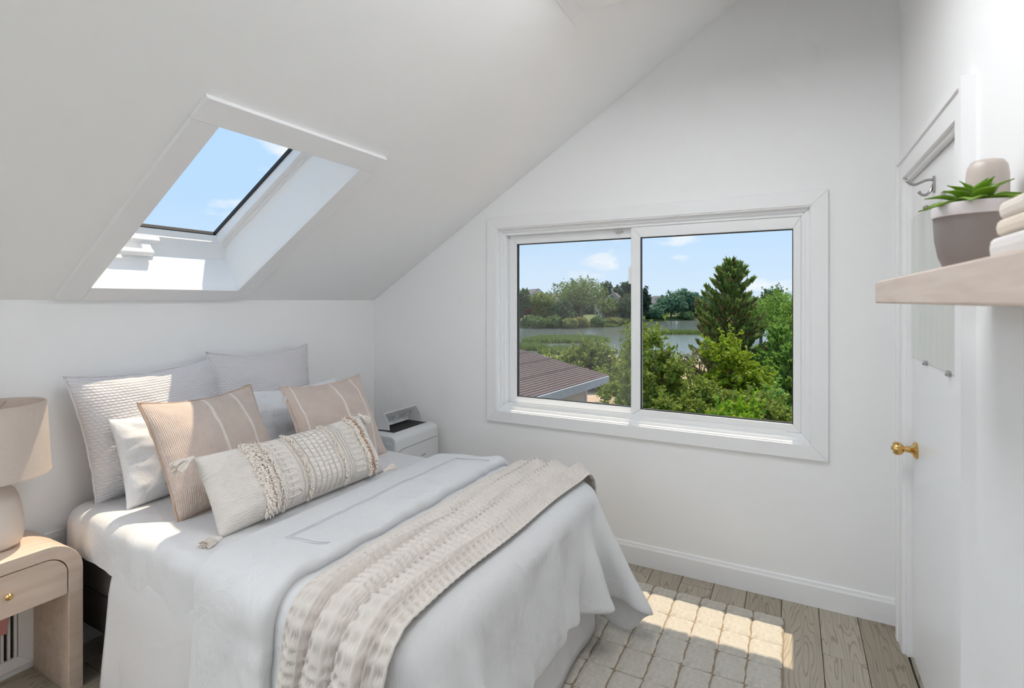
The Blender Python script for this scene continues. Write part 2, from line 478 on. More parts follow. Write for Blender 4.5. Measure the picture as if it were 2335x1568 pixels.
# ---- skylights
def sk(origin, s):
    return lambda a, b, d: tuple(Vector(SP(a, b, d)))
def skylight(idx, s, label, full=True):
    x0, x1, y0, y1 = s
    o = empty('window_%d' % idx, SP((x0 + x1) / 2, (y0 + y1) / 2, SD)); struct(o, label, 'skylight')
    org = Vector(o.location)
    fn = lambda a, b, d: SP(a, b, d)
    def b_(mb, name, mat, parent=o, **k):
        q = mb.build(name, mat, parent, **k); rel(q, org); return q
    i = 0.045
    fr = b_(MB().frame(fn, x0 - .06, x1 + .06, y0 - .06, y1 + .06, .06 + 0.012, SD, SD + 0.10), 'curb', M['trim'])
    s_ = b_(MB().frame(fn, x0 + 0.010, x1 - 0.010, y0 + 0.010, y1 - 0.010, 0.034, SD + 0.012, SD + 0.085), 'sash', M['vinyl'], bevel=0.003)
    b_(MB().frame(fn, x0 + i, x1 - i, y0 + i, y1 - i, 0.006, SD + 0.062, SD + 0.080), 'gasket', M['gasket'], s_)
    d = SD + 0.07
    b_(MB().add([fn(x0 + i, y0 + i, d), fn(x1 - i, y0 + i, d), fn(x1 - i, y1 - i, d), fn(x0 + i, y1 - i, d)], [(0, 1, 2, 3)]), 'pane', M['glass'], s_)
    if full:
        # crank operator with folding handle on the lower side of the frame
        ym = 1.41
        xx = x0 + 0.018
        h = b_(MB().hexa([SP(x, y, dd) for x in (x0 + .002, x0 + .045) for y in (ym - .065, ym + .065) for dd in (SD - 0.012, SD + 0.012)]), 'crank_bracket', M['vinyl'], bevel=0.003)
        hh = MB()
        hh.hexa([SP(x, y, dd) for x in (x0 + .012, x0 + .034) for y in (ym - .022, ym + .022) for dd in (SD - 0.075, SD - 0.010)])
        hh.hexa([SP(x, y, dd) for x in (x0 + .014, x0 + .040) for y in (ym - .145, ym + .022) for dd in (SD - 0.085, SD - 0.060)])
        b_(hh, 'crank_handle', M['vinyl'], h, bevel=0.004)
    return o
skylight(3, SKY[0], 'white framed skylight with crank handle in the sloping ceiling')
skylight(4, SKY[1], 'unseen skylight added for fill light, farther from the bed', False)
skylight(5, SKY[2], 'unseen skylight added for fill light, nearer the bed', False)
# casing boards round the skylight shaft (top and side boards overlap like the photo)
mb = MB()
def board(x0, x1, y0, y1, t=0.018):
    mb.hexa([SP(x, y, d) for x in (x0, x1) for y in (y0, y1) for d in (-t, 0.001)])
board(-1.772, -1.684, 1.045, 1.905); board(-2.724, -1.773, 1.046, 1.142); board(-2.724, -1.773, 1.817, 1.905); board(-2.735, -2.652, 1.143, 1.816)
struct(mb.build('trim_2', M['trim'], bevel=0.002), 'flat white board casing around the skylight shaft', 'skylight casing')

# ---- door with casing
mb = MB()
cw = 0.072
df = lambda a, b, d: (XR - d, a, b)
for y0, y1 in ((DY0 - 0.10, DY0 - 0.005), (DY1 + 0.003, DY1 + 0.118)):
    mb.box(XR - 0.026, XR + 0.002, y0, y1, 0.0, 2.022)
mb.box(XR - 0.026, XR + 0.002, DY0 - 0.10, DY1 + 0.118, 2.022, 2.115)
mb.box(XR - 0.033, XR - 0.026, DY0 - 0.10, DY0 - 0.075, 0.0, 2.092); mb.box(XR - 0.033, XR - 0.026, DY1 + 0.09, DY1 + 0.118, 0.0, 2.092)
mb.box(XR - 0.033, XR - 0.026, DY0 - 0.10, DY1 + 0.118, 2.092, 2.115)
for y0, y1 in ((DY0 - 0.005, DY0 + 0.012), (DY1 - 0.012, DY1 + 0.005)):
    mb.box(XR - 0.012, XR + 0.10, y0, y1, 0.0, DZ)
mb.box(XR - 0.012, XR + 0.10, DY0, DY1, DZ - 0.012, DZ + 0.003)
struct(mb.build('trim_3', M['trim']), 'white moulded casing around the closet door', 'door casing')
door = empty('door_1', (XR + 0.025, DY0 + 0.012, 0.0)); struct(door, 'flat white door with brass knob and wall mirror', 'door')
DO = Vector(door.location)
def dbuild(mb, name, mat, parent=door, **k):
    o = mb.build(name, mat, parent, **k); rel(o, DO); return o
dbuild(MB().box(XR + 0.008, XR + 0.043, DY0 + 0.014, DY1 - 0.014, 0.012, DZ - 0.016), 'door_leaf', M['trim'], bevel=0.002)
KY, KZ = 2.66, 0.893
kb = dbuild(MB().lathe([(0.002, 0.008), (0.032, 0.008), (0.034, 0.003), (0.031, -0.002), (0.020, -0.008), (0.013, -0.014), (0.011, -0.030), (0.013, -0.036),
                (0.021, -0.040), (0.026, -0.050), (0.027, -0.062), (0.022, -0.071), (0.012, -0.074), (0.002, -0.074)], (XR, KY, KZ), 28, 'x'), 'door_knob', M['brass'], smooth=True)
kb['label'] = 'polished brass door knob with round plate'
dbuild(MB().lathe([(0.001, -0.073), (0.006, -0.073), (0.006, -0.078), (0.001, -0.078)], (XR, KY, KZ), 12, 'x'), 'lock_button', M['brass'], kb)
for z in (0.25, 1.01, 1.80):
    h = MB()
    for i in range(5): h.lathe([(0.0005, 0.001), (0.006, 0.001), (0.006, 0.019), (0.0005, 0.019)], (XR - 0.003, DY0 + 0.013, z - 0.05 + i * 0.02), 10)
    dbuild(h, 'hinge', M['steel'] if z != 1.01 else M['steel'])
# ================================================================== fabrics
def fabric(name, col, rough=0.85, weave=None, strength=0.3, dist=0.002, stripes=None, stripe_col=None, wrinkle=0.0, wscale=6.0, var=0.0, sheen=0.15, bandcol=None):
    """cloth whose weave is relief in the UV directions (UV in metres)"""
    m, n, l, b, out = new_mat(name)
    b.inputs['Base Color'].default_value = col
    b.inputs['Roughness'].default_value = rough
    b.inputs['Sheen Weight'].default_value = sheen
    b.inputs['Specular IOR Level'].default_value = 0.25
    uv = n.new('ShaderNodeUVMap'); uv.uv_map = 'uv'
    sep = n.new('ShaderNodeSeparateXYZ'); l.new(uv.outputs[0], sep.inputs[0])
    def mth(op, a, bb=None):
        q = N(n, 'ShaderNodeMath', operation=op)
        for i, v in enumerate((a, bb)):
            if v is None: continue
            if isinstance(v, (int, float)): q.inputs[i].default_value = v
            else: l.new(v, q.inputs[i])
        return q.outputs[0]
    height = None
    if weave:
        kind, pu, pv = weave
        # a little noise in the coordinates so that threads wander
        tn = N(n, 'ShaderNodeTexNoise', Scale=35.0, Detail=2.0); l.new(uv.outputs[0], tn.inputs['Vector'])
        jit = mth('MULTIPLY', mth('SUBTRACT', tn.outputs[0], 0.5), 0.35)
        su = mth('SINE', mth('ADD', mth('MULTIPLY', sep.outputs[0], 2 * PI / pu), jit))
        sv_ = mth('SINE', mth('ADD', mth('MULTIPLY', sep.outputs[1], 2 * PI / pv), jit))
        if kind == 'waffle':
            rowi = mth('FLOOR', mth('ADD', mth('MULTIPLY', sep.outputs[1], 1 / pv), mth('MULTIPLY', jit, 0.16)))
            su = mth('SINE', mth('ADD', mth('ADD', mth('MULTIPLY', sep.outputs[0], 2 * PI / pu), mth('MULTIPLY', jit, 3.0)), mth('MULTIPLY', rowi, 2.4)))
            height = mth('ADD', mth('MULTIPLY', sv_, 0.34), mth('MULTIPLY', su, 0.34))
        elif kind == 'rib':
            height = mth('ADD', mth('MULTIPLY', su, 0.6), mth('MULTIPLY', sv_, 0.25))
        elif kind == 'slub':
            t3 = n.new('ShaderNodeMapping'); t3.inputs['Scale'].default_value = (1 / pu, 1 / pv, 1)
            l.new(uv.outputs[0], t3.inputs[0])
            t4 = N(n, 'ShaderNodeTexNoise', Scale=1.0, Detail=3.0); l.new(t3.outputs[0], t4.inputs['Vector'])
            height = t4.outputs[0]
    nrm = None
    if height is not None:
        bp = N(n, 'ShaderNodeBump', Strength=strength, Distance=dist); l.new(height, bp.inputs['Height']); nrm = bp
    if wrinkle:
        tc = n.new('ShaderNodeTexCoord')
        mp = n.new('ShaderNodeMapping'); mp.inputs['Scale'].default_value = (1.0, 1.0, 1.0)
        l.new(tc.outputs['Object'], mp.inputs[0])
        tw = N(n, 'ShaderNodeTexNoise', Scale=wscale, Detail=5.0, Roughness=0.55, Distortion=0.8); l.new(mp.outputs[0], tw.inputs['Vector'])
        bw = N(n, 'ShaderNodeBump', Strength=wrinkle, Distance=0.02); l.new(tw.outputs[0], bw.inputs['Height'])
        if nrm: l.new(nrm.outputs[0], bw.inputs['Normal'])
        mp2 = n.new('ShaderNodeMapping'); mp2.inputs['Scale'].default_value = (3.2, 3.2, 0.8); l.new(tc.outputs['Object'], mp2.inputs[0])
        tw2 = N(n, 'ShaderNodeTexNoise', Scale=wscale, Detail=3.0, Roughness=0.5, Distortion=1.2); l.new(mp2.outputs[0], tw2.inputs['Vector'])
        bw2 = N(n, 'ShaderNodeBump', Strength=wrinkle * 0.55, Distance=0.012); l.new(tw2.outputs[0], bw2.inputs['Height']); l.new(bw.outputs[0], bw2.inputs['Normal'])
        nrm = bw2
    if nrm: l.new(nrm.outputs[0], b.inputs['Normal'])
    colout = None
    if var:
        tv = N(n, 'ShaderNodeTexNoise', Scale=9.0, Detail=6.0); l.new(uv.outputs[0], tv.inputs['Vector'])
        r = n.new('ShaderNodeValToRGB'); r.color_ramp.elements[0].position = 0.3; r.color_ramp.elements[1].position = 0.7
        r.color_ramp.elements[0].color = tuple(c * (1 - var) for c in col[:3]) + (1,); r.color_ramp.elements[1].color = tuple(min(1, c * (1 + var)) for c in col[:3]) + (1,)
        l.new(tv.outputs[0], r.inputs[0]); colout = r.outputs[0]
    for (u0, w, sc_) in (stripes or []):
        mask = mth('LESS_THAN', mth('ABSOLUTE', mth('SUBTRACT', sep.outputs[0], u0)), w / 2)
        mx = n.new('ShaderNodeMixRGB'); l.new(mask, mx.inputs[0])
        if colout is None: mx.inputs[1].default_value = col
        else: l.new(colout, mx.inputs[1])
        mx.inputs[2].default_value = sc_; colout = mx.outputs[0]
    if colout is not None: l.new(colout, b.inputs['Base Color'])
    return m
M['sheet'] = fabric('white_sheet_cotton', (0.69, 0.685, 0.69, 1), 0.75, wrinkle=0.26, wscale=5.0)
M['duvet'] = fabric('white_duvet_cotton', (0.69, 0.687, 0.69, 1), 0.75, wrinkle=0.55, wscale=5.5)
M['skirt'] = fabric('white_skirt_cotton', (0.68, 0.665, 0.665, 1), 0.8, wrinkle=0.15, wscale=4.0)
M['mattress'] = simple('mattress_ticking', (0.7, 0.69, 0.67, 1), 0.9)
M['boxspring'] = simple('dark_taupe_fabric', (0.085, 0.072, 0.068, 1), 0.9, bump=0.2, bscale=200)
M['euro'] = fabric('grey_white_matelasse', (0.70, 0.685, 0.70, 1), 0.9, ('waffle', 0.019, 0.0135), 0.55, 0.005, wrinkle=0.1, wscale=9.0)
M['pcase'] = fabric('white_pillowcase', (0.78, 0.785, 0.80, 1), 0.7, wrinkle=0.30, wscale=10.0)
BEI = C(210, 192, 181)
WST = C(232, 220, 212)
M['beige_a'] = fabric('beige_striped_weave_a', BEI, 0.9, ('rib', 0.0065, 0.010), 0.5, 0.003, wrinkle=0.12, wscale=12, var=0.05,
                      stripes=[(-0.025, 0.014, WST), (0.130, 0.014, WST)])
M['beige_b'] = fabric('beige_striped_weave_b', BEI, 0.9, ('rib', 0.0065, 0.010), 0.5, 0.003, wrinkle=0.12, wscale=12, var=0.05,
                      stripes=[(0.020, 0.013, WST), (0.165, 0.013, WST), (-0.215, 0.008, WST)])
M['beige_edge'] = fabric('brown_piping', C(184, 160, 142), 0.9)
M['lumbar'] = fabric('oatmeal_slub_cotton', C(236, 229, 222), 0.92, ('slub', 0.03, 0.0034), 1.0, 0.006, var=0.06)
M['tuft'] = simple('ivory_yarn', C(240, 231, 221), 0.95, sheen=0.3, var=0.08, vscale=60)
M['tuft_dark'] = simple('tan_yarn', C(205, 172, 146), 0.95, sheen=0.2)
M['stitch'] = simple('grey_stitch', C(206, 195, 184), 0.95)
M['throw'] = fabric('oatmeal_waffle_throw', C(216, 208, 200), 0.95, ('slub', 0.004, 0.004), 0.35, 0.002, var=0.05, sheen=0.3)

# ================================================================== bed
BY0, BY1, BX0, BX1, BZ = 1.03, 2.36, -2.705, -0.80, 0.645
SHEAR = -0.035
def shr(p):
    q = np.array(p, dtype=float, copy=True)
    q[..., 1] += SHEAR * (q[..., 0] + 1.75)
    return q
bed = empty('bed', (-1.75, 1.69, 0.0)); tag(bed, 'full size bed with white skirt standing under the skylight', 'bed')
BO = np.array(bed.location)
def loop_rr(x0, x1, y0, y1, r, step=0.02):
    """points of a rounded rectangle, evenly spaced, with outward normals and arc length"""
    pts, nrm = [], []
    for cx_, cy_, a0, L in ((x1 - r, y1 - r, 0, x1 - x0 - 2 * r), (x0 + r, y1 - r, 90, y1 - y0 - 2 * r), (x0 + r, y0 + r, 180, x1 - x0 - 2 * r), (x1 - r, y0 + r, 270, y1 - y0 - 2 * r)):
        na = 7
        for i in range(na):
            a = math.radians(a0 + 90.0 * i / (na - 1)); c, s = math.cos(a), math.sin(a)
            pts.append((cx_ + r * c, cy_ + r * s)); nrm.append((c, s))
        k = int(L / step); a = math.radians(a0 + 90); c, s = math.cos(a), math.sin(a)
        p0 = pts[-1]
        tx, ty = math.cos(a + PI / 2), math.sin(a + PI / 2)
        for i in range(1, k):
            pts.append((p0[0] + tx * L * i / k, p0[1] + ty * L * i / k)); nrm.append((c, s))
    pts, nrm = np.array(pts), np.array(nrm)
    return pts, nrm
def nz(p, s=1.0, seed=0.0):
    return noise.noise(Vector((p[0] * s + seed, p[1] * s + seed * 1.7, p[2] * s - seed)))
def cushion_box(x0, x1, y0, y1, z0, z1, rv, rt, wr, seed, step=0.03, vert_wr=0.0):
    """upholstered block: rounded plan corners rv, rounded top edge rt, noise wrinkles wr"""
    pts, nrm = loop_rr(x0, x1, y0, y1, rv, step)
    prof = [(0, z0)] + [(0, z0 + (z1 - rt - z0) * k / 5) for k in range(1, 6)] + [(rt * (1 - math.cos(a)), z1 - rt + rt * math.sin(a)) for a in np.linspace(0.25, PI / 2, 5)]
    cx_, cy_ = (x0 + x1) / 2, (y0 + y1) / 2
    maxin = min(x1 - x0, y1 - y0) / 2 - 0.0005
    ins = list(np.linspace(rt, maxin, 14)[1:])
    prof += [(i, z1) for i in ins]
    n, k = len(pts), len(prof)
    V = np.zeros((n, k, 3)); UV = np.zeros((n, k, 2))
    for j, (i_, z) in enumerate(prof):
        # shrink the loop towards the medial line
        lim = np.minimum(i_, 10)
        q = pts - nrm * min(i_, rv * 0.98)
        if i_ > rv * 0.98:
            e = i_ - rv * 0.98
            q[:, 0] = np.clip(q[:, 0], x0 + i_, x1 - i_); q[:, 1] = np.clip(q[:, 1], y0 + i_, y1 - i_)
        V[:, j, 0], V[:, j, 1], V[:, j, 2] = q[:, 0], q[:, 1], z
    for a in range(n):
        for j in range(k):
            p = V[a, j]
            side = prof[j][0] < rt
            w = wr * nz(p, 5.0, seed) + wr * 0.5 * nz(p, 13.0, seed + 3)
            if side:
                w2 = vert_wr * nz((p[0], p[1], p[2] * 0.15), 12.0, seed + 9)
                V[a, j, 0] += nrm[a, 0] * (w + w2); V[a, j, 1] += nrm[a, 1] * (w + w2)
            else:
                V[a, j, 2] += w
    UV[..., 0] = V[..., 0]; UV[..., 1] = V[..., 1] + V[..., 2]
    F = grid_faces(n, k, wrap=True)
    V = shr(V.reshape(-1, 3))
    # close the top strip between the last inset loops
    return V, F, UV.reshape(-1, 2), n, k
V, F, UV, n_, k_ = cushion_box(BX0 + .008, BX1 - .006, BY0 + .008, BY1 - .008, 0.465, BZ - 0.010, 0.07, 0.05, 0.0, 1)
mesh_np('mattress', V - BO, F, M['mattress'], bed, True, UV)
mbx = MB()
mbx.box(-2.68, -0.83, 1.11, 2.31, 0.30, 0.465); mbx.box(-2.68, -0.83, 1.12, 2.30, 0.13, 0.292)
o = mbx.build('box_spring', M['boxspring'], bed, bevel=0.012); rel(o, BO)
for lx in (-2.6, -0.92):
    for ly in (1.2, 2.2):
        o = MB().lathe([(0.022, 0.0), (0.030, 0.12), (0.030, 0.135)], (lx, ly, 0.0), 14).build('leg', M['black'], bed, True); rel(o, BO)
# skirt: three hanging panels
def skirt_panel(fn, a0, a1, seed, lab):
    na, nz_ = int(abs(a1 - a0) / 0.012), 14
    V = np.zeros((na, nz_, 3))
    for i in range(na):
        a = a0 + (a1 - a0) * i / (na - 1)
        for j in range(nz_):
            t = j / (nz_ - 1); z = 0.505 - (0.505 - 0.035) * t
            d = 0.014 * min(1, t * 5) + t * (0.016 + 0.022 * nz((a, 0, 0), 3.2, seed) + 0.010 * nz((a, t * .2, 0), 9.0, seed + 4))
            if i < 8: d += t * 0.02 * (8 - i) / 8
            V[i, j] = fn(a, d, z - 0.006 * nz((a, 3, 1), 4.0, seed) * t)
    o = mesh_np('skirt_panel', shr(V.reshape(-1, 3)) - BO, grid_faces(na, nz_), M['skirt'], bed, True, np.stack([V[..., 0] + V[..., 1], V[..., 2]], -1).reshape(-1, 2))
    md = o.modifiers.new('thick', 'SOLIDIFY'); md.thickness = 0.003
    o['label'] = lab
skirt_panel(lambda a, d, z: (a, BY0 + 0.012 - d, z), -2.27, BX1 - 0.01, 2.0, 'near side panel of the white bed skirt')
skirt_panel(lambda a, d, z: (BX1 - 0.012 + d, a, z), BY0 + 0.01, BY1 - 0.075, 5.0, 'foot panel of the white bed skirt')
skirt_panel(lambda a, d, z: (a, BY1 - 0.012 + d, z), -2.4, BX1 - 0.03, 8.0, 'far side panel of the white bed skirt')
# fitted sheet
V, F, UV, n_, k_ = cushion_box(BX0, BX1, BY0, BY1, 0.455, BZ, 0.075, 0.06, 0.006, 4.0, 0.02, 0.010)
for i in range(len(V)):
    if V[i, 2] < 0.4551 + 0.02: V[i, 2] += 0.014 * nz(V[i], 2.5, 7.0)
sheet = mesh_np('fitted_sheet', V, F, M['sheet'], None, True, UV)
tag(sheet, 'smooth white sheet stretched over the mattress under the pillows', 'bed sheet')

# ---- draped duvet: small position based cloth solver run on the bed block
def drape(nx, ny, h, x0, y0, z0, steps, iters, thick, box, rad, seed, stiff_bend=0.35, lift=None):
    rng = np.random.default_rng(seed)
    gx, gy = np.meshgrid(np.arange(nx) * h + x0, np.arange(ny) * h + y0, indexing='ij')
    P = np.stack([gx, gy, np.full_like(gx, z0) + rng.normal(0, 0.0015, gx.shape)], -1).reshape(-1, 3)
    idx = np.arange(nx * ny).reshape(nx, ny)
    batches = []
    def pairs(a, b, rest, st):
        batches.append((a.ravel(), b.ravel(), rest, st))
    for k in range(2):
        pairs(idx[k:nx - 1:2, :], idx[k + 1:nx:2, :][: idx[k:nx - 1:2, :].shape[0]], h, 1.0)
        pairs(idx[:, k:ny - 1:2], idx[:, k + 1:ny:2][:, : idx[:, k:ny - 1:2].shape[1]], h, 1.0)
        a = idx[k:nx - 1:2, :]; b = idx[k + 1:nx:2, :][: a.shape[0]]
        pairs(a[:, :-1], b[:, 1:], h * 2 ** .5, 0.5); pairs(a[:, 1:], b[:, :-1], h * 2 ** .5, 0.5)
    for k in range(2):
        for st in (0, 1):
            ii = np.arange(2 * k + st, nx - 2, 4); pairs(idx[ii], idx[ii + 2], 2 * h, stiff_bend)
            jj = np.arange(2 * k + st, ny - 2, 4); pairs(idx[:, jj], idx[:, jj + 2], 2 * h, stiff_bend)
    c = np.array([(box[0] + box[1]) / 2, (box[2] + box[3]) / 2, (box[4] + box[5]) / 2])
    hf = np.array([(box[1] - box[0]) / 2, (box[3] - box[2]) / 2, (box[5] - box[4]) / 2]) - rad
    Vl = np.zeros_like(P); dt = 0.013
    # friction: what lies well inside the mattress top does not slide
    mg = 0.075
    pin = (P[:, 0] < box[1] - mg) & (P[:, 1] > box[2] + mg) & (P[:, 1] < box[3] - mg)
    P[:, 2] = np.where(pin, box[5] + thick, box[5] + thick + 0.02)
    PP = P[pin].copy()
    for s in range(steps):
        Vl[:, 2] -= 9.8 * dt
        Vl *= 0.985
        old = P.copy(); P = P + Vl * dt
        con = None
        for it in range(iters):
            for a, b, rest, st in batches:
                d = P[b] - P[a]; L = np.sqrt((d * d).sum(1)) + 1e-9
                q = (0.5 * st * (L - rest) / L)[:, None] * d
                P[a] += q; P[b] -= q
            q = P - c
            aq = np.abs(q) - hf
            mq = np.maximum(aq, 0); ln = np.sqrt((mq * mq).sum(1))
            inside = aq.max(1)
            dist = np.where(ln > 0, ln, inside) - rad
            nrm = np.where(ln[:, None] > 1e-9, mq / (ln[:, None] + 1e-12), 0)
            ax = aq.argmax(1); m0 = ln <= 1e-9
            nrm[m0, ax[m0]] = 1
            nrm *= np.sign(q)
            pen = thick - dist
            con = pen > 0
            P[con] += nrm[con] * pen[con][:, None]
            P[pin] = PP
            lowz = P[:, 2] < 0.02
            P[lowz, 2] = 0.02
        Vl = (P - old) / dt
        Vl[con] *= 0.25
    return P.reshape(nx, ny, 3)
HD = 0.025
DX0, DY0_ = -1.67, 0.47
nxd, nyd = int((-0.375 - DX0) / HD) + 1, int((2.69 - DY0_) / HD) + 1
DV = drape(nxd, nyd, HD, DX0, DY0_, 0.78, 150, 9, 0.012, (BX0, BX1, BY0, BY1, -0.3, BZ + 0.008), 0.055, 3)
def smooth_grid(G, it=1, w=0.5):
    for _ in range(it):
        H_ = G.copy()
        H_[1:-1] = G[1:-1] * (1 - w) + w * 0.5 * (G[:-2] + G[2:])
        K = H_.copy()
        K[:, 1:-1] = H_[:, 1:-1] * (1 - w) + w * 0.5 * (H_[:, :-2] + H_[:, 2:])
        G = K
    return G
DV = smooth_grid(DV, 1, 0.4)
# fine creases: ripples running down the hanging sides
def grid_normals(G):
    du = np.gradient(G, axis=0); dv = np.gradient(G, axis=1)
    n = np.cross(du, dv); n /= np.linalg.norm(n, axis=-1, keepdims=True) + 1e-12
    return n
DN = grid_normals(DV)
for i in range(nxd):
    for j in range(nyd):
        p = DV[i, j]
        hang = np.clip((BZ - p[2]) / 0.12, 0, 1)
        a = 0.006 * nz((p[0] * 1.0, p[1] * 1.0, p[2] * 0.2), 14.0, 2.0) * hang + 0.004 * nz(p, 6.0, 5.0)
        side = 1.0 if p[0] > BX1 - 0.03 else 0.75
        a += hang * side * (0.016 * nz((p[0] * 1.0, p[1] * 1.0, p[2] * 0.35), 7.0, 12.0) + 0.007 * nz((p[0], p[1], p[2] * 0.25), 22.0, 14.0))
        DV[i, j] = p + DN[i, j] * (abs(a) if hang < 0.5 else a)
        fl_x = np.clip((p[0] - BX1) / 0.05, 0, 1); fl_n = np.clip((BY0 - p[1]) / 0.05, 0, 1); fl_f = np.clip((p[1] - BY1) / 0.05, 0, 1)
        dn = np.clip((BZ - 0.03 - p[2]) / 0.36, 0, 1.3)
        DV[i, j, 0] += fl_x * 0.085 * dn ** 1.5 - fl_n * 0.05 * dn ** 2 * np.clip((-1.35 - p[0]) / 0.3, 0, 1)
        DV[i, j, 1] += fl_f * 0.045 * dn ** 1.5 - fl_n * 0.05 * dn ** 1.5
DVs = shr(DV)
duv = np.stack(np.meshgrid(np.arange(nxd) * HD, np.arange(nyd) * HD, indexing='ij'), -1).reshape(-1, 2)
DO_ = np.array([-0.95, 1.68, 0.66])
duvet = empty('duvet', tuple(DO_)); tag(duvet, 'white duvet draped over the foot of the bed', 'duvet')
o = mesh_np('duvet_cover', DVs.reshape(-1, 3) - DO_, grid_faces(nxd, nyd), M['duvet'], duvet, True, duv)
md = o.modifiers.new('thick', 'SOLIDIFY'); md.thickness = 0.016; md.offset = 1.0
md = o.modifiers.new('sub', 'SUBSURF'); md.levels = 1; md.render_levels = 1
# turned-back band: second, puffy layer lying on the first
DNs = grid_normals(DVs)
kb_ = int(0.385 / HD)
ns, prof = 14, []
for i in range(ns):
    s = i / (ns - 1)
    prof.append((s, 0.020 + 0.010 * math.sin(s * PI) + 0.034 * s ** 2))
base_i = lambda s: s * kb_
def samp(G, fi):
    i0 = int(min(max(math.floor(fi), 0), nxd - 2)); f = fi - i0
    return G[i0] * (1 - f) + G[i0 + 1] * f
rows = []
rows.append(samp(DVs, 0.0) + samp(DNs, 0) * 0.002 + np.array([-0.010, 0, 0]))
rows.append(samp(DVs, 0.0) + samp(DNs, 0) * 0.014 + np.array([-0.014, 0, 0]))
for s, hgt in prof:
    P_ = samp(DVs, base_i(s)); N_ = samp(DNs, base_i(s))
    wob = np.array([1 + 0.22 * nz((s * 2, j * HD * 5, 0), 1.0, 3.3) + 0.42 * s * s * nz((s * 2, j * HD * 17, 1), 1.0, 6.1) for j in range(nyd)])[:, None]
    rows.append(P_ + N_ * hgt * wob)
Pe = samp(DVs, kb_); Ne = samp(DNs, kb_)
edge_w = np.array([0.012 * nz((j * HD * 7, 0, 0), 1.0, 1.2) + 0.016 * nz((j * HD * 21, 0, 0), 1.0, 4.2) for j in range(nyd)])[:, None]
tx_ = samp(DVs, kb_ + 1) - Pe; tx_ /= np.linalg.norm(tx_, axis=1, keepdims=True)
for ang in (0.25, 0.5, 0.75, 1.0):
    a = ang * PI
    rows.append(Pe + Ne * (0.029 + 0.027 * math.cos(a)) + tx_ * (0.030 * math.sin(a) + edge_w * (1 - 0.6 * abs(2 * ang - 1))))
rows.append(samp(DVs, kb_ - 2) + samp(DNs, kb_ - 2) * 0.004)
G = np.array(rows)
buv = np.stack(np.meshgrid(np.arange(len(rows)) * 0.03, np.arange(nyd) * HD, indexing='ij'), -1).reshape(-1, 2)
o = mesh_np('turned_back_band', G.reshape(-1, 3) - DO_, grid_faces(len(rows), nyd), M['duvet'], duvet, True, buv)
md = o.modifiers.new('sub', 'SUBSURF'); md.levels = 1; md.render_levels = 1
# double row of grey embroidery on the band
emb = MB()
BG = np.array([rows[2 + i] for i in range(ns)])
def band_pt(s, j):
    fi = s * (ns - 1); i0 = int(min(fi, ns - 2)); f = fi - i0
    j0 = int(min(j, nyd - 2)); g = j - j0
    a = BG[i0, j0] * (1 - f) * (1 - g) + BG[i0 + 1, j0] * f * (1 - g) + BG[i0, j0 + 1] * (1 - f) * g + BG[i0 + 1, j0 + 1] * f * g
    return a + np.array([0, 0, 0.0016])
jn, jf = (1.22 - DY0_) / HD, (2.24 - DY0_) / HD
for o1 in (0.0, 0.04):
    emb.tube([band_pt(0.42 + o1, j) for j in np.linspace(jn + o1 * 10, jf - o1 * 10, 60)], 0.0014, 4)
    emb.tube([band_pt(s, jn + o1 * 10) for s in np.linspace(0.42 + o1, 0.97, 14)], 0.0014, 4)
    emb.tube([band_pt(s, jf - o1 * 10) for s in np.linspace(0.42 + o1, 0.97, 14)], 0.0014, 4)
M['emb'] = simple('pale_grey_thread', (0.60, 0.60, 0.62, 1), 0.7)
o = emb.build('embroidery', M['emb'], duvet); rel(o, DO_)

# ---- waffle throw lying across the foot in soft folds, hanging over the near side
DFc = np.concatenate([grid_faces(nxd, nyd)])
bvh = BVHTree.FromPolygons([tuple(p) for p in DVs.reshape(-1, 3)], [tuple(map(int, f)) for f in DFc])
TX0, TX1 = -1.215, -0.835
na, ns_ = 270, 500
# path of the throw's spine in (y, z) with outward normal, from the far hanging end to the near hem
path = []
yf, yn_, zt, r_ = 2.36 + SHEAR * 0.75, 1.03 + SHEAR * 0.75, BZ + 0.034, 0.075
def addp(y, z, ny_, nz2): path.append((y, z, ny_, nz2))
for k in range(10): addp(yf + 0.02, zt - r_ - 0.14 + 0.014 * k, 1, 0)
for k in range(14):
    a = PI / 2 * k / 13; addp(yf + 0.02 - r_ + r_ * math.cos(a), zt - r_ + r_ * math.sin(a), math.cos(a), math.sin(a))
for k in range(1, 90): addp(yf + 0.02 - r_ + (yn_ - 0.02 + r_ - (yf + 0.02 - r_)) * k / 90, zt, 0, 1)
for k in range(14):
    a = PI / 2 * k / 13; addp(yn_ - 0.02 + r_ - r_ * math.sin(a), zt - r_ + r_ * math.cos(a), -math.sin(a), math.cos(a))
for k in range(1, 40): addp(yn_ - 0.022 - 0.0010 * k, zt - r_ - 0.42 * k / 39, -1, 0)
path = np.array(path)
seg = np.concatenate([[0], np.cumsum(np.hypot(np.diff(path[:, 0]), np.diff(path[:, 1])))])
Ltot = seg[-1]
ss = np.linspace(0, Ltot, ns_)
pathI = np.stack([np.interp(ss, seg, path[:, k]) for k in range(4)], -1)
pathI[:, 2:] /= np.linalg.norm(pathI[:, 2:], axis=1, keepdims=True)
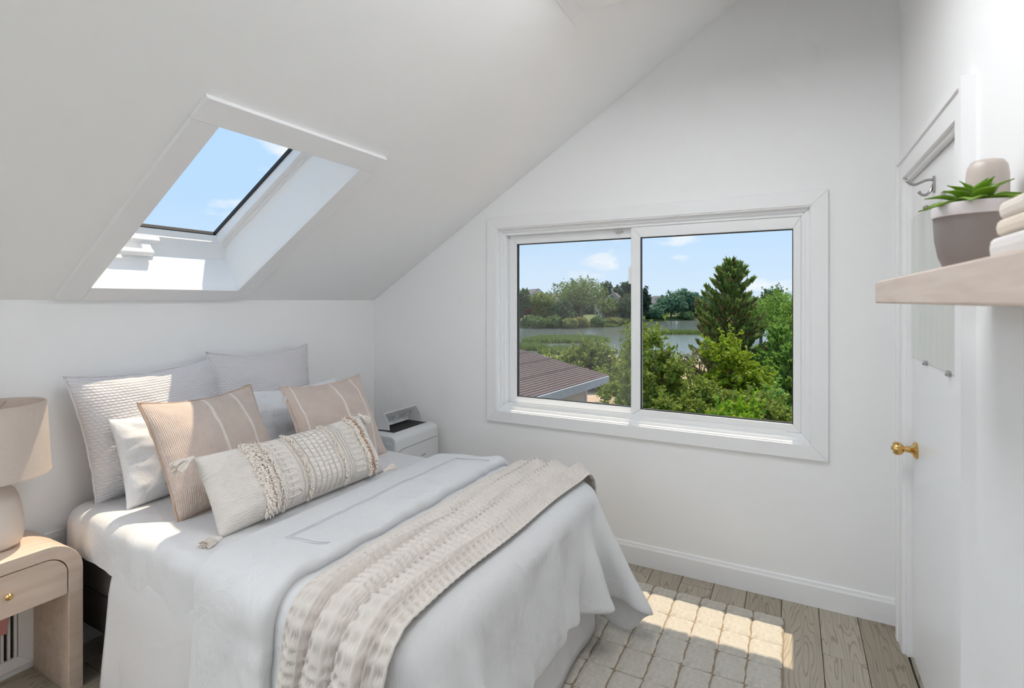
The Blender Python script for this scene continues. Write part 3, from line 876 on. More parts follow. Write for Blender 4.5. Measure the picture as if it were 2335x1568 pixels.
# clearance over the duvet sampled on a coarse grid, then smoothed
cl = np.zeros((14, 70))
for a in range(14):
    for b_ in range(70):
        xx = TX0 - 0.02 + (TX1 - TX0 + 0.04) * a / 13
        pi_ = pathI[int(b_ / 69 * (ns_ - 1))]
        d = Vector((0, pi_[2], pi_[3]))
        org = Vector((xx, pi_[0], pi_[1])) + d * 0.5
        hit = bvh.ray_cast(org, -d, 0.62)
        cl[a, b_] = 0.5 - hit[3] if hit[0] is not None else -0.1
import itertools
cm = cl.copy()
for da, db in itertools.product((-1, 0, 1), (-2, -1, 0, 1, 2)):
    cm = np.maximum(cm, np.roll(np.roll(cl, da, 0), db, 1) if True else cm)
cm = smooth_grid(cm[..., None], 6, 0.6)[..., 0]
cm = np.maximum(cm + 0.019, 0.0)
Wf = 0.80          # flat width of the bunched cloth
ps = np.linspace(0, 1, na)
TV = np.zeros((na, ns_, 3)); TUV = np.zeros((na, ns_, 2))
K = 3.6
for b_ in range(ns_):
    s = ss[b_] / Ltot
    y, z, ny_, nz2 = pathI[b_]
    hangk = np.clip((s - 0.76) / 0.2, 0, 1)
    amp = (0.058 + 0.030 * hangk)
    ph = 2 * PI * (K * ps + 0.22 * math.sin(2.1 * s * 3 + 0.5) * np.sin(PI * ps)) + 0.9
    lobe = np.abs(np.sin(ph / 2))
    wgt = 0.55 + 0.55 * np.sin(ph * 0.47 + 1.3 + 1.2 * s) ** 2
    wgt = wgt * np.where((ps < 0.22), 0.35 + 2.0 * ps, 1.0) * np.where(ps > 0.86, 0.30 + (1 - ps) * 5, 1.0)
    h_ = amp * wgt * lobe ** 0.85
    x = TX0 + (TX1 - TX0) * (ps + (0.042 + 0.018 * hangk) * np.sin(ph + 1.9) * np.sin(PI * np.clip(ps, 0, 1)) ** 0.5)
    x = x - 0.09 * hangk * (1 - ps) * 0.6 - 0.05 * hangk * ps + 0.006 * math.sin(s * 17) + 0.010 * math.sin(s * 7 + 1)
    ci = np.interp((x - TX0 + 0.02) / (TX1 - TX0 + 0.04) * 13, np.arange(14), np.array([np.interp(s * 69, np.arange(70), cm[a]) for a in range(14)]))
    off = ci + h_ + 0.006
    # waffle relief: rows of raised ribs with short slits between them
    pm = ps * Wf; sm = ss[b_]
    row = 0.5 + 0.5 * math.cos(2 * PI * sm / 0.029)
    colc = 0.5 + 0.5 * np.cos(2 * PI * pm / 0.044)
    slit = (0.5 + 0.5 * np.cos(2 * PI * pm / 0.0110))
    rel_ = 0.0042 * np.maximum(row, colc ** 3) - 0.0068 * (1 - row) ** 1.2 * (1 - colc) ** 0.6 * slit
    off = off + rel_
    TV[:, b_, 0] = x
    TV[:, b_, 1] = y + ny_ * off + SHEAR * (x + 1.0)
    TV[:, b_, 2] = z + nz2 * off
    TUV[:, b_, 0] = pm; TUV[:, b_, 1] = sm
TO = np.array([-1.02, 1.69, 0.70])
throw = empty('throw_blanket', tuple(TO)); tag(throw, 'cream waffle weave throw with fringe across the foot of the bed', 'blanket')
o = mesh_np('throw_cloth', TV.reshape(-1, 3) - TO, grid_faces(na, ns_, flip=True), M['throw'], throw, True, TUV.reshape(-1, 2))
md = o.modifiers.new('thick', 'SOLIDIFY'); md.thickness = 0.005; md.offset = -1.0
rf = random.Random(8)
for i in range(26):
    a = int((i + 0.5) / 26 * na)
    p = TV[a, -1]
    L = 0.075 + rf.uniform(-.01, .01)
    q = [(p[0] + rf.uniform(-.004, .004) * t, p[1] - 0.004 - 0.006 * t, p[2] + 0.008 - L * t / 4) for t in range(5)]
    o = MB().tube(q, [0.0045, 0.0062, 0.0055, 0.0058, 0.0066], 6).build('fringe_tassel', M['throw'], throw, True); rel(o, TO)

# ================================================================== pillows
class Pillow:
    def __init__(s, name, W_, H_, T, base, lean, yaw, seed, label, cat='pillow', group=None, mat=None, pinch=0.07, wr=0.012, n=56, sag=0.12, q=0.62, roll=0.0, pw=2.4, taper=0.0):
        s.W, s.H, s.T, s.seed, s.pinch, s.wr, s.sag, s.q, s.pw, s.taper = W_, H_, T, seed, pinch, wr, sag, q, pw, taper
        s.root = empty(name, base); tag(s.root, label, cat, group)
        wd = Vector((-math.sin(yaw), math.cos(yaw), 0))            # width axis (to the right in the photo)
        nr = Vector((math.cos(yaw), math.sin(yaw), 0))
        up = Vector((0, 0, 1)) * math.cos(lean) - nr * math.sin(lean)
        no = nr * math.cos(lean) + Vector((0, 0, 1)) * math.sin(lean)
        if roll:
            wd, up = wd * math.cos(roll) + up * math.sin(roll), up * math.cos(roll) - wd * math.sin(roll)
        s.ax = (wd, up, no)
        u = np.linspace(-1, 1, n); nu = int(n * max(1, W_ / H_))
        U, Vv = np.meshgrid(np.linspace(-1, 1, nu), u, indexing='ij')
        F0 = np.zeros((nu, n, 3)); F1 = np.zeros((nu, n, 3))
        for i in range(nu):
            for j in range(n):
                F0[i, j] = s.pt(U[i, j], Vv[i, j], 1); F1[i, j] = s.pt(U[i, j], Vv[i, j], -1)
        uvs = np.stack([U * W_ / 2, Vv * H_ / 2], -1).reshape(-1, 2)
        V = np.concatenate([F0.reshape(-1, 3), F1.reshape(-1, 3)])
        F = np.concatenate([grid_faces(nu, n), grid_faces(nu, n, off=nu * n, flip=True)])
        s.body = mesh_np('cushion_cover', V, F, mat, s.root, True, np.concatenate([uvs, uvs]))
        bm = bmesh.new(); bm.from_mesh(s.body.data); bmesh.ops.remove_doubles(bm, verts=bm.verts, dist=0.0006)
        bm.to_mesh(s.body.data); bm.free()
    def loc2(s, w, h, n_):
        p = s.ax[0] * w + s.ax[1] * (h + s.H / 2) + s.ax[2] * n_
        return p
    def pt(s, u, v, side, lift=0.0):
        W_, H_, T = s.W, s.H, s.T
        w = W_ / 2 * u * (1 - s.pinch * (1 - v * v) * u * u) * (1 + s.taper * v)
        h = H_ / 2 * v * (1 - s.pinch * 1.0 * (1 - u * u) * v * v)
        e = max(0.0, 1 - abs(u) ** s.pw) * max(0.0, 1 - abs(v) ** s.pw)
        f = e ** s.q
        f *= 1 - s.sag * v
        fold = 0.0
        if e > 0:
            cu, cv = (1 if u > 0 else -1), (1 if v > 0 else -1)
            du, dv = 1 - abs(u), 1 - abs(v)
            a = math.atan2(dv, du + 1e-6); r = math.hypot(du, dv)
            fold = math.sin(a * 9 + s.seed + cu * 2 + cv) * math.exp(-r * 3.5) * min(1, e * 5)
            # gathers along the seam
            fold += 0.6 * math.sin(u * 26 + s.seed * 3) * math.exp(-dv * 9) * min(1, e * 6) + 0.6 * math.sin(v * 22 + s.seed) * math.exp(-du * 9) * min(1, e * 6)
        nn = T / 2 * f + s.wr * (nz((u * 1.6, v * 1.6, side), 1.0, s.seed) * 1.2 + 0.5 * nz((u * 4, v * 4, side), 1.0, s.seed + 5) + 0.55 * fold) * min(1.0, e * 4)
        bow = -0.02 * (1 - v * v) * 0
        # crown of the pillow sags a little between its upper corners
        h -= 0.012 * s.H * (1 - u * u) * (v > 0) * v * 3
        return s.loc2(w, h, side * (nn + lift) + bow)
    def nrm(s, u, v, side=1):
        e = 0.01
        a = s.pt(u + e, v, side) - s.pt(u - e, v, side); b = s.pt(u, v + e, side) - s.pt(u, v - e, side)
        q = a.cross(b).normalized()
        return q * side
    def piping(s, r, mat, name='piping', wav=0.0):
        mb = MB(); t = np.linspace(-1, 1, 70)
        pts = [s.pt(a, -1, 1) for a in t] + [s.pt(1, a, 1) for a in t[1:]] + [s.pt(-a, 1, 1) for a in t[1:]] + [s.pt(-1, -a, 1) for a in t[1:]]
        pts = [p + Vector((nz(p, 30, 1), nz(p, 30, 2), nz(p, 30, 3))) * wav for p in pts]
        mb.tube(pts, r, 6); return mb.build(name, mat, s.root, True)
TZ = BZ + 0.004
p1 = Pillow('euro_pillow', 0.64, 0.56, 0.20, (-2.60, 1.43, TZ), math.radians(9), math.radians(2), 1.3, 'large textured grey-white square pillow nearest the lamp', group='large square pillows against the wall', mat=M['euro'], pinch=0.06, wr=0.010, roll=0.045, taper=0.08)
p1.piping(0.004, M['euro'], wav=0.003)
p2 = Pillow('euro_pillow', 0.63, 0.595, 0.20, (-2.60, 1.985, TZ - 0.005), math.radians(8), math.radians(-2), 2.9, 'large textured grey-white square pillow nearest the window corner', group='large square pillows against the wall', mat=M['euro'], pinch=0.06, wr=0.010)
p2.piping(0.004, M['euro'], wav=0.003)
p3 = Pillow('bed_pillow', 0.62, 0.385, 0.20, (-2.405, 1.47, TZ - 0.005), math.radians(22), math.radians(1), 4.1, 'plain white bed pillow behind the striped pillow near the lamp', group='white bed pillows', mat=M['pcase'], wr=0.018, pinch=0.05)
p4 = Pillow('bed_pillow', 0.62, 0.41, 0.19, (-2.385, 2.08, TZ - 0.005), math.radians(22), math.radians(-2), 6.4, 'plain white bed pillow mostly hidden by the far striped pillow', group='white bed pillows', mat=M['pcase'], wr=0.018, pinch=0.05)
p5 = Pillow('striped_pillow', 0.53, 0.51, 0.19, (-2.115, 1.455, TZ - 0.01), math.radians(29), math.radians(4), 7.7, 'beige woven pillow with white stripes, partly in sunlight', group='beige striped pillows', mat=M['beige_a'], pinch=0.06, wr=0.011)
p5.piping(0.0045, M['beige_edge'], wav=0.003)
p6 = Pillow('striped_pillow', 0.52, 0.49, 0.18, (-2.03, 2.035, TZ - 0.01), math.radians(28), math.radians(-3), 9.2, 'beige woven pillow with white stripes on the window side', group='beige striped pillows', mat=M['beige_b'], pinch=0.06, wr=0.011)
p6.piping(0.004, M['beige_a'], wav=0.003)
o = MB().hexa([p6.pt(-1, 0.63, 1) + Vector((a * 0.02 - 0.004, -b_ * 0.03 + 0.01, c * 0.035)) for a in (0, .12) for b_ in (0, 1) for c in (0, 1)]).build('care_label', M['skirt'], p6.root)
p7 = Pillow('lumbar_pillow', 0.85, 0.315, 0.20, (-1.805, 1.60, TZ), math.radians(33), math.radians(-0.5), 3.4, 'long oatmeal lumbar pillow with tufted fringe bands and tassels', mat=M['lumbar'], pinch=0.035, wr=0.008, q=0.5, pw=3.2)
# fringe bands, embroidered loops and pulled-thread grid on the front of the long pillow
def fringe(u0, nrow, mat, seed, size=1.0):
    rr = random.Random(seed); mb = MB()
    for k in range(nrow):
        v = -0.93 + 1.86 * k / (nrow - 1)
        for c in range(3):
            u = u0 + rr.uniform(-0.014, 0.014); vv = v + rr.uniform(-.015, .015)
            if abs(vv) > 0.97: continue
            b0 = p7.pt(u, vv, 1); nn = p7.nrm(u, vv)
            d = (nn * rr.uniform(.5, 1) + p7.ax[0] * rr.uniform(-.8, .8) + Vector((0, 0, -1)) * rr.uniform(-0.3, .9)).normalized()
            L = rr.uniform(0.010, 0.019) * size
            mid = b0 + nn * 0.006 + d * L * 0.55
            mb.tube([b0 - nn * 0.002, b0 + nn * 0.005 + d * L * .2, mid, b0 + nn * 0.003 + d * L + Vector((0, 0, -0.004))], [0.0038 * size, 0.0042 * size, 0.0038 * size, 0.0022 * size], 5)
    return mb.build('fringe_band', mat, p7.root, True)
for u0, w_, m_ in ((-0.62, 1.0, 'tuft'), (-0.585, 1.0, 'tuft'), (-0.53, .8, 'tuft'), (-0.46, .75, 'tuft'), (-0.16, .75, 'tuft'), (0.30, .75, 'tuft'), (0.68, 1.0, 'tuft'), (0.73, .8, 'tuft_dark'), (0.79, 1.0, 'tuft')):
    fringe(u0, 52, M[m_], int(u0 * 1000) + 3000, w_)
def cord(pts, r, mat, name):
    return None
def on(u, v, l=0.0015): return p7.pt(u, v, 1, l)
mb = MB()
for (ua, ub, nl) in ((-0.41, -0.27, 9), (0.47, 0.62, 9)):
    for k in range(nl):
        v0, v1 = -0.80 + 1.62 * k / nl, -0.80 + 1.62 * (k + 0.78) / nl
        vm = (v0 + v1) / 2; pts = [on(ua, v0)]
        for t in np.linspace(0, 1, 5)[1:]: pts.append(on(ua + (ub - ua) * 0.75 * t, v0))
        for a in np.linspace(0, PI, 7)[1:-1]: pts.append(on(ua + (ub - ua) * (0.75 + 0.25 * math.sin(a)), vm - (v1 - v0) / 2 * math.cos(a)))
        for t in np.linspace(1, 0, 5): pts.append(on(ua + (ub - ua) * 0.75 * t, v1))
        mb.tube(pts, 0.0032, 5)
    mb.build('loop_embroidery', M['tuft'], p7.root, True); mb = MB()
mb = MB()
for u in (-0.36, -0.225, -0.19, 0.36, 0.40, 0.44):
    mb.tube([on(u, v, 0.001) for v in np.linspace(-0.94, 0.96, 40)], 0.0018, 5)
for u in (-0.10, -0.03, 0.04, 0.10, 0.17, 0.24):
    mb.tube([on(u + 0.004 * math.sin(v * 9), v, 0.001) for v in np.linspace(-0.95, 0.96, 40)], 0.0022, 5)
mb.build('stitch_lines', M['stitch'], p7.root, True)
mb = MB()
rr = random.Random(4)
for i, (ua, ub) in enumerate(((-0.092, -0.036), (-0.024, 0.034), (0.046, 0.094), (0.106, 0.162), (0.176, 0.232))):
    v = -0.86 + rr.uniform(0, .1)
    while v < 0.86:
        h_ = rr.uniform(0.12, 0.17)
        vs = []
        for l_ in (0.0, 0.0055):
            e_ = 0.12 if l_ else 0.0
            for (a, b_) in ((0, 0), (1, 0), (1, 1), (0, 1)):
                uu = ua + (ub - ua) * (e_ + (1 - 2 * e_) * a); vv = v + h_ * (0.04 + e_ + (0.9 - 2 * e_) * b_)
                vs.append(p7.pt(uu, vv, 1, l_))
        mb.add(vs, [(4, 5, 6, 7), (0, 1, 5, 4), (1, 2, 6, 5), (2, 3, 7, 6), (3, 0, 4, 7)])
        v += h_
mb.build('quilted_blocks', M['lumbar'], p7.root, True, angle=80)
# corner tassels
def tassel(u, v, d, L, spread, seed):
    rr = random.Random(seed); p0 = p7.pt(u, v, 1); d = Vector(d).normalized()
    t = empty('tassel', (0, 0, 0)); t.parent = p7.root
    m1 = MB(); m1.tube([p0 - d * 0.006, p0 + d * 0.010, p0 + d * 0.016, p0 + d * 0.022], [0.006, 0.010, 0.011, 0.008], 10)
    m1.build('tassel_knot', M['tuft'], t, True)
    m2 = MB(); side = d.cross(Vector((0, 0, 1)));
    if side.length < .1: side = d.cross(Vector((1, 0, 0)))
    side.normalize(); up2 = side.cross(d)
    for k in range(70):
        a = rr.uniform(0, 2 * PI); r = math.sqrt(rr.random()) * spread
        e_ = side * math.cos(a) * r + up2 * math.sin(a) * r * 0.8
        m2.tube([p0 + d * 0.018 + e_ * .25, p0 + d * (0.018 + L * .5) + e_ * .9, p0 + d * (0.018 + L * rr.uniform(.88, 1.05)) + e_ + Vector((0, 0, -0.004))], [0.0022, 0.0024, 0.0018], 4)
    m2.build('tassel_strands', M['tuft'], t, True)
tassel(-1, 1, (0.15, -1, -0.30), 0.058, 0.032, 1)
tassel(-1, -1, (0.25, -1, 0.12), 0.058, 0.026, 2)
tassel(1, 1, (0.3, 0.7, -0.6), 0.048, 0.025, 3)
tassel(1, -1, (0.2, 1, 0.14), 0.046, 0.023, 4)
# ================================================================== rug with tufted squares
RX0_, RX1_, RY0_, RY1_ = -1.56, -0.03, 0.45, 2.785
def rug_mat():
    m, n, l, b, out = new_mat('cream_wool_pile')
    tc = n.new('ShaderNodeTexCoord'); oi = n.new('ShaderNodeObjectInfo')
    t = N(n, 'ShaderNodeTexNoise', Scale=55.0, Detail=5.0, Roughness=0.65); l.new(tc.outputs['Object'], t.inputs['Vector'])
    t2 = N(n, 'ShaderNodeTexNoise', Scale=420.0, Detail=2.0); l.new(tc.outputs['Object'], t2.inputs['Vector'])
    r = n.new('ShaderNodeValToRGB')
    r.color_ramp.elements[0].position = 0.3; r.color_ramp.elements[0].color = C(192, 186, 173)
    r.color_ramp.elements[1].position = 0.7; r.color_ramp.elements[1].color = C(218, 212, 201)
    l.new(t.outputs[0], r.inputs[0]); l.new(r.outputs[0], b.inputs['Base Color'])
    b.inputs['Roughness'].default_value = 0.95; b.inputs['Sheen Weight'].default_value = 0.3; b.inputs['Specular IOR Level'].default_value = 0.1
    ad = N(n, 'ShaderNodeMath', operation='ADD'); l.new(t.outputs[0], ad.inputs[0]); l.new(t2.outputs[0], ad.inputs[1])
    bp = N(n, 'ShaderNodeBump', Strength=0.7, Distance=0.006); l.new(ad.outputs[0], bp.inputs['Height']); l.new(bp.outputs[0], b.inputs['Normal'])
    return m
M['rug'] = rug_mat()
M['rug_groove'] = simple('brown_rug_groove', C(146, 130, 110), 0.95, bump=0.4, bscale=150)
rug = empty('area_rug', (RX0_, RY0_, 0.0)); tag(rug, 'cream wool rug with tufted grid partly under the bed', 'rug')
mb = MB().prism(rounded_rect(0, RX1_ - RX0_, 0, RY1_ - RY0_, 0.012, 3), lambda p: (p[0], p[1], 0.0008), lambda p: (p[0], p[1], 0.010))
mb.build('rug_backing', M['rug_groove'], rug)
cw_, ch_ = 0.1177, 0.16
cells = []
xs = [RX1_ - 0.003]; xc = -0.163
while xc > RX0_: xs.append(xc); xc -= cw_
xs.append(RX0_ + 0.003)
ys = [RY1_ - 0.003]; yc = 2.712
while yc > RY0_ + .03: ys.append(yc); yc -= ch_
ys.append(RY0_ + 0.003)
rr = random.Random(21)
variants = {}
def tuft_mesh(w, h, seed):
    n1, n2 = max(4, int(w / 0.011)), max(4, int(h / 0.011))
    V = np.zeros((n1 + 1, n2 + 1, 3))
    for i in range(n1 + 1):
        for j in range(n2 + 1):
            u, v = i / n1, j / n2
            ed = min(u * w, (1 - u) * w, v * h, (1 - v) * h)
            hh = 0.0115 + 0.0060 * min(1, (max(0, min(u * w, (1 - u) * w)) / 0.007)) ** 0.6 * min(1, 0.45 + (max(0, min(v * h, (1 - v) * h)) / 0.010)) ** 0.6 + 0.0022 * nz((u * w, v * h, 0), 45, seed)
            sx = 0.005 * nz((u * w, v * h, 1), 22, seed) ; sy = 0.005 * nz((u * w, v * h, 2), 18, seed)
            V[i, j] = (u * w + sx, v * h + sy, hh if ed > 1e-6 else 0.0095)
    return V.reshape(-1, 3), grid_faces(n1 + 1, n2 + 1)
for i in range(len(xs) - 1):
    for j in range(len(ys) - 1):
        x1, x0, y1, y0 = xs[i], xs[i + 1], ys[j], ys[j + 1]
        g, g2 = 0.0024, 0.0011
        key = (round(x1 - x0, 3), round(y1 - y0, 3), rr.randrange(4))
        if key not in variants:
            V, F = tuft_mesh(x1 - x0 - 2 * g, y1 - y0 - 2 * g2, key[2] * 3.1 + 1)
            o = mesh_np('tufted_square', V, F, M['rug'], rug, True); variants[key] = o.data
        else:
            o = bpy.data.objects.new('tufted_square', variants[key]); link(o, rug)
        o.location = (x0 + g - RX0_, y0 + g2 - RY0_, 0)

# ================================================================== nightstand
def wood(name, c0, c1, axis=1, scale=9.0, rough=0.5):
    m, n, l, b, out = new_mat(name)
    tc = n.new('ShaderNodeTexCoord'); mp = n.new('ShaderNodeMapping')
    s = [scale * 4] * 3; s[axis] = scale * 0.35; mp.inputs['Scale'].default_value = tuple(s)
    l.new(tc.outputs['Object'], mp.inputs[0])
    t = N(n, 'ShaderNodeTexNoise', Scale=1.0, Detail=5.0, Distortion=0.6); l.new(mp.outputs[0], t.inputs['Vector'])
    r = n.new('ShaderNodeValToRGB'); r.color_ramp.elements[0].position = 0.3; r.color_ramp.elements[1].position = 0.72
    r.color_ramp.elements[0].color = c0; r.color_ramp.elements[1].color = c1
    l.new(t.outputs[0], r.inputs[0]); l.new(r.outputs[0], b.inputs['Base Color'])
    b.inputs['Roughness'].default_value = rough
    bp = N(n, 'ShaderNodeBump', Strength=0.06, Distance=0.002); l.new(t.outputs[0], bp.inputs['Height']); l.new(bp.outputs[0], b.inputs['Normal'])
    return m
M['ns_wood'] = wood('pale_washed_oak', C(201, 179, 161), C(219, 200, 184), 1, 7.0)
M['shelf_wood'] = wood('blond_oak', C(205, 186, 172), C(224, 208, 196), 1, 9.0)
NY0, NY1, NX0, NX1, NZ = 0.578, 1.028, -2.738, -2.44, 0.583
ns = empty('nightstand', (NX0, (NY0 + NY1) / 2, 0)); tag(ns, 'pale oak waterfall nightstand with rounded corners and one drawer', 'nightstand')
NO = Vector(ns.location)
def arch(y0, y1, z1, r, n=12, zb=0.0):
    pts = [(y0, zb)]
    for i in range(n + 1):
        a = PI - PI / 2 * i / n; pts.append((y0 + r + r * math.cos(a), z1 - r + r * math.sin(a)))
    for i in range(n + 1):
        a = PI / 2 - PI / 2 * i / n; pts.append((y1 - r + r * math.cos(a), z1 - r + r * math.sin(a)))
    pts.append((y1, zb))
    return pts
TH_ = 0.046
po, pi2 = arch(NY0, NY1, NZ, 0.115), arch(NY0 + TH_, NY1 - TH_, NZ - TH_, 0.115 - TH_ + 0.004)
mb = MB(); n = len(po)
vs = [(x, p[0], p[1]) for x in (NX0, NX1) for p in po] + [(x, p[0], p[1]) for x in (NX0, NX1) for p in pi2]
fs = []
for i in range(n - 1):
    fs += [(i, i + 1, n + i + 1, n + i), (2 * n + i, 3 * n + i, 3 * n + i + 1, 2 * n + i + 1), (n + i, n + i + 1, 3 * n + i + 1, 3 * n + i), (i, 2 * n + i, 2 * n + i + 1, i + 1)]
fs += [(0, n, 3 * n, 2 * n), (n - 1, 3 * n - 1, 4 * n - 1, 2 * n - 1)]
mb.add(vs, fs)
o = mb.build('waterfall_body', M['ns_wood'], ns, True, bevel=0.0015, angle=30); rel(o, NO)
mb = MB(); gp = 0.0035
pd = arch(NY0 + TH_ + gp, NY1 - TH_ - gp, NZ - TH_ - gp, 0.115 - TH_, zb=0.383)
mb.prism(pd, lambda p: (NX1 - 0.022, p[0], p[1]), lambda p: (NX1 - 0.002, p[0], p[1]))
mb.box(NX0 + 0.02, NX1 - 0.022, NY0 + TH_ + 0.02, NY1 - TH_ - 0.02, 0.395, 0.50)
dr = mb.build('drawer', M['ns_wood'], ns, bevel=0.0015); rel(dr, NO)
o = MB().lathe([(0.0005, 0.0), (0.005, 0.0), (0.005, 0.010), (0.0105, 0.013), (0.0115, 0.019), (0.008, 0.024), (0.0005, 0.025)], (NX1 - 0.002, 0.803, 0.461), 20, 'x').build('knob', M['brass'], dr, True)
rel(o, NO); o['label'] = 'small round brass knob'
mb = MB().box(NX0 + 0.005, NX0 + 0.012, NY0 + TH_, NY1 - TH_, 0.40, NZ - TH_)
o = mb.build('back_panel', M['ns_wood'], ns); rel(o, NO)

# ---- table lamp
M['ceramic'] = simple('matte_beige_ceramic', C(222, 211, 201), 0.55, bump=0.05, bscale=60)
def linen(name, col):
    m, n, l, b, out = new_mat(name)
    tc = n.new('ShaderNodeTexCoord'); mp = n.new('ShaderNodeMapping'); mp.inputs['Scale'].default_value = (60, 60, 900)
    l.new(tc.outputs['Object'], mp.inputs[0]); t = N(n, 'ShaderNodeTexNoise', Scale=1.0, Detail=3.0); l.new(mp.outputs[0], t.inputs['Vector'])
    r = n.new('ShaderNodeValToRGB'); r.color_ramp.elements[0].position = .3; r.color_ramp.elements[1].position = .7
    r.color_ramp.elements[0].color = tuple(c * .9 for c in col[:3]) + (1,); r.color_ramp.elements[1].color = col
    l.new(t.outputs[0], r.inputs[0]); l.new(r.outputs[0], b.inputs['Base Color']); b.inputs['Roughness'].default_value = 0.9
    bp = N(n, 'ShaderNodeBump', Strength=0.3, Distance=0.001); l.new(t.outputs[0], bp.inputs['Height']); l.new(bp.outputs[0], b.inputs['Normal'])
    tl = n.new('ShaderNodeBsdfTranslucent'); l.new(r.outputs[0], tl.inputs[0]); mx = n.new('ShaderNodeMixShader'); mx.inputs[0].default_value = 0.3
    l.new(b.outputs[0], mx.inputs[1]); l.new(tl.outputs[0], mx.inputs[2]); l.new(mx.outputs[0], out.inputs[0])
    return m
M['linen'] = linen('oatmeal_linen_shade', C(234, 222, 212))
LX, LY = -2.615, 0.822
lamp = empty('table_lamp', (LX, LY, NZ)); tag(lamp, 'ceramic table lamp with oatmeal linen drum shade on the nightstand', 'lamp')
MB().lathe([(0.001, 0.0), (0.060, 0.0), (0.072, 0.006), (0.080, 0.02), (0.085, 0.05), (0.084, 0.09), (0.079, 0.135), (0.070, 0.18), (0.058, 0.21), (0.043, 0.226), (0.022, 0.233), (0.014, 0.236), (0.012, 0.25), (0.001, 0.25)], n=48).build('lamp_base', M['ceramic'], lamp, True, angle=60)
pr = [(0.163, 0.268), (0.150, 0.530), (0.147, 0.530), (0.160, 0.268), (0.163, 0.268)]
sh = MB().lathe(pr, n=64, cap=False).build('lamp_shade', M['linen'], lamp, True)
mb = MB()
for zz, rr_ in ((0.268, 0.1625), (0.530, 0.1495)):
    MB().lathe([(rr_ - 0.003, zz - 0.004), (rr_ + 0.0012, zz - 0.004), (rr_ + 0.0012, zz + 0.004), (rr_ - 0.003, zz + 0.004), (rr_ - 0.003, zz - 0.004)], n=64, cap=False).build('shade_rim', M['linen'], sh, True)
mb = MB()
for k in range(3):
    a = 0.5 + k * 2 * PI / 3
    mb.tube([(0.147 * math.cos(a), 0.147 * math.sin(a), 0.522), (0.05 * math.cos(a), 0.05 * math.sin(a), 0.505), (0.01 * math.cos(a), 0.01 * math.sin(a), 0.500)], 0.0016, 6)
mb.tube([(0, 0, 0.25), (0, 0, 0.515)], 0.004, 8)
mb.build('shade_spider', M['steel'], lamp)
MB().lathe([(0.001, 0.26), (0.018, 0.26), (0.018, 0.30), (0.013, 0.31), (0.022, 0.345), (0.029, 0.375), (0.024, 0.405), (0.001, 0.416)], n=20).build('bulb', M['vinyl'], lamp, True)

# ---- wall register behind the nightstand, outlet and paper tag
vent = empty('wall_register', (XL, 0.75, 0.05)); tag(vent, 'white slotted wall heating register behind the nightstand', 'register')
VO = Vector(vent.location)
vf = lambda a, b, d: (XL + d, a, b)
o = MB().frame(vf, 0.545, 0.985, 0.03, 0.44, (0.05, 0.05, 0.045, 0.045), 0.0005, 0.018).build('register_frame', M['trim'], vent, bevel=0.002); rel(o, VO)
o = MB().box(XL + 0.0005, XL + 0.003, 0.59, 0.94, 0.07, 0.40).build('register_back', M['black'], vent); rel(o, VO)
sl = None
for k in range(17):
    o = MB().box(XL + 0.004, XL + 0.015, -0.0045, 0.0045, 0.074, 0.396)
    if sl is None:
        q = o.build('slat', M['trim'], vent); rel(q, VO); sl = q.data
        for v in sl.vertices: v.co.y += 0.75
    else:
        q = bpy.data.objects.new('slat', sl); link(q, vent)
    q.location = (0, 0.604 - 0.75 + k * 0.0202, 0)
M['pink'] = simple('pink_paper', C(226, 160, 158), 0.8)
rot = MB().hexa([(XL + 0.020 + a * 0.001 + c * 0.004, 0.862 + b_ * 0.046 - c * 0.012, 0.262 - c * 0.072) for a in (0, 1) for b_ in (0, 1) for c in (0, 1)])
tg = rot.build('paper_tag', M['pink']); tag(tg, 'small pink paper tag hanging on the wall register', 'tag')
st = MB().tube([(XL + 0.0205, 0.885, 0.258), (XL + 0.020, 0.89, 0.30), (XL + 0.0195, 0.897, 0.34)], 0.001, 5).build('tag_string', M['vinyl'], tg)
outl = empty('wall_outlet', (XL, 1.058, 0.47)); tag(outl, 'white wall outlet plate between nightstand and bed', 'outlet')
MB().box(0.0005, 0.006, -0.035, 0.035, -0.057, 0.057).build('cover_plate', M['trim'], outl, bevel=0.002)
for zz in (-0.022, 0.022):
    MB().prism(rounded_rect(-0.017, 0.017, -0.014, 0.014, 0.006, 4), lambda p: (0.005, p[0], zz + p[1]), lambda p: (0.0085, p[0], zz + p[1])).build('socket', M['vinyl'], outl)

# ================================================================== portable dehumidifier in the far corner
M['ac'] = simple('white_appliance_plastic', (0.70, 0.71, 0.72, 1), 0.35)
M['ac_grey'] = simple('grey_appliance_plastic', (0.33, 0.34, 0.35, 1), 0.45)
AX0, AX1, AY0, AY1, AZ = -2.475, -2.135, 2.505, 2.945, 0.672
ac = empty('dehumidifier', ((AX0 + AX1) / 2, (AY0 + AY1) / 2, 0)); tag(ac, 'white portable dehumidifier with open top flap in the far corner', 'appliance')
AO = Vector(ac.location)
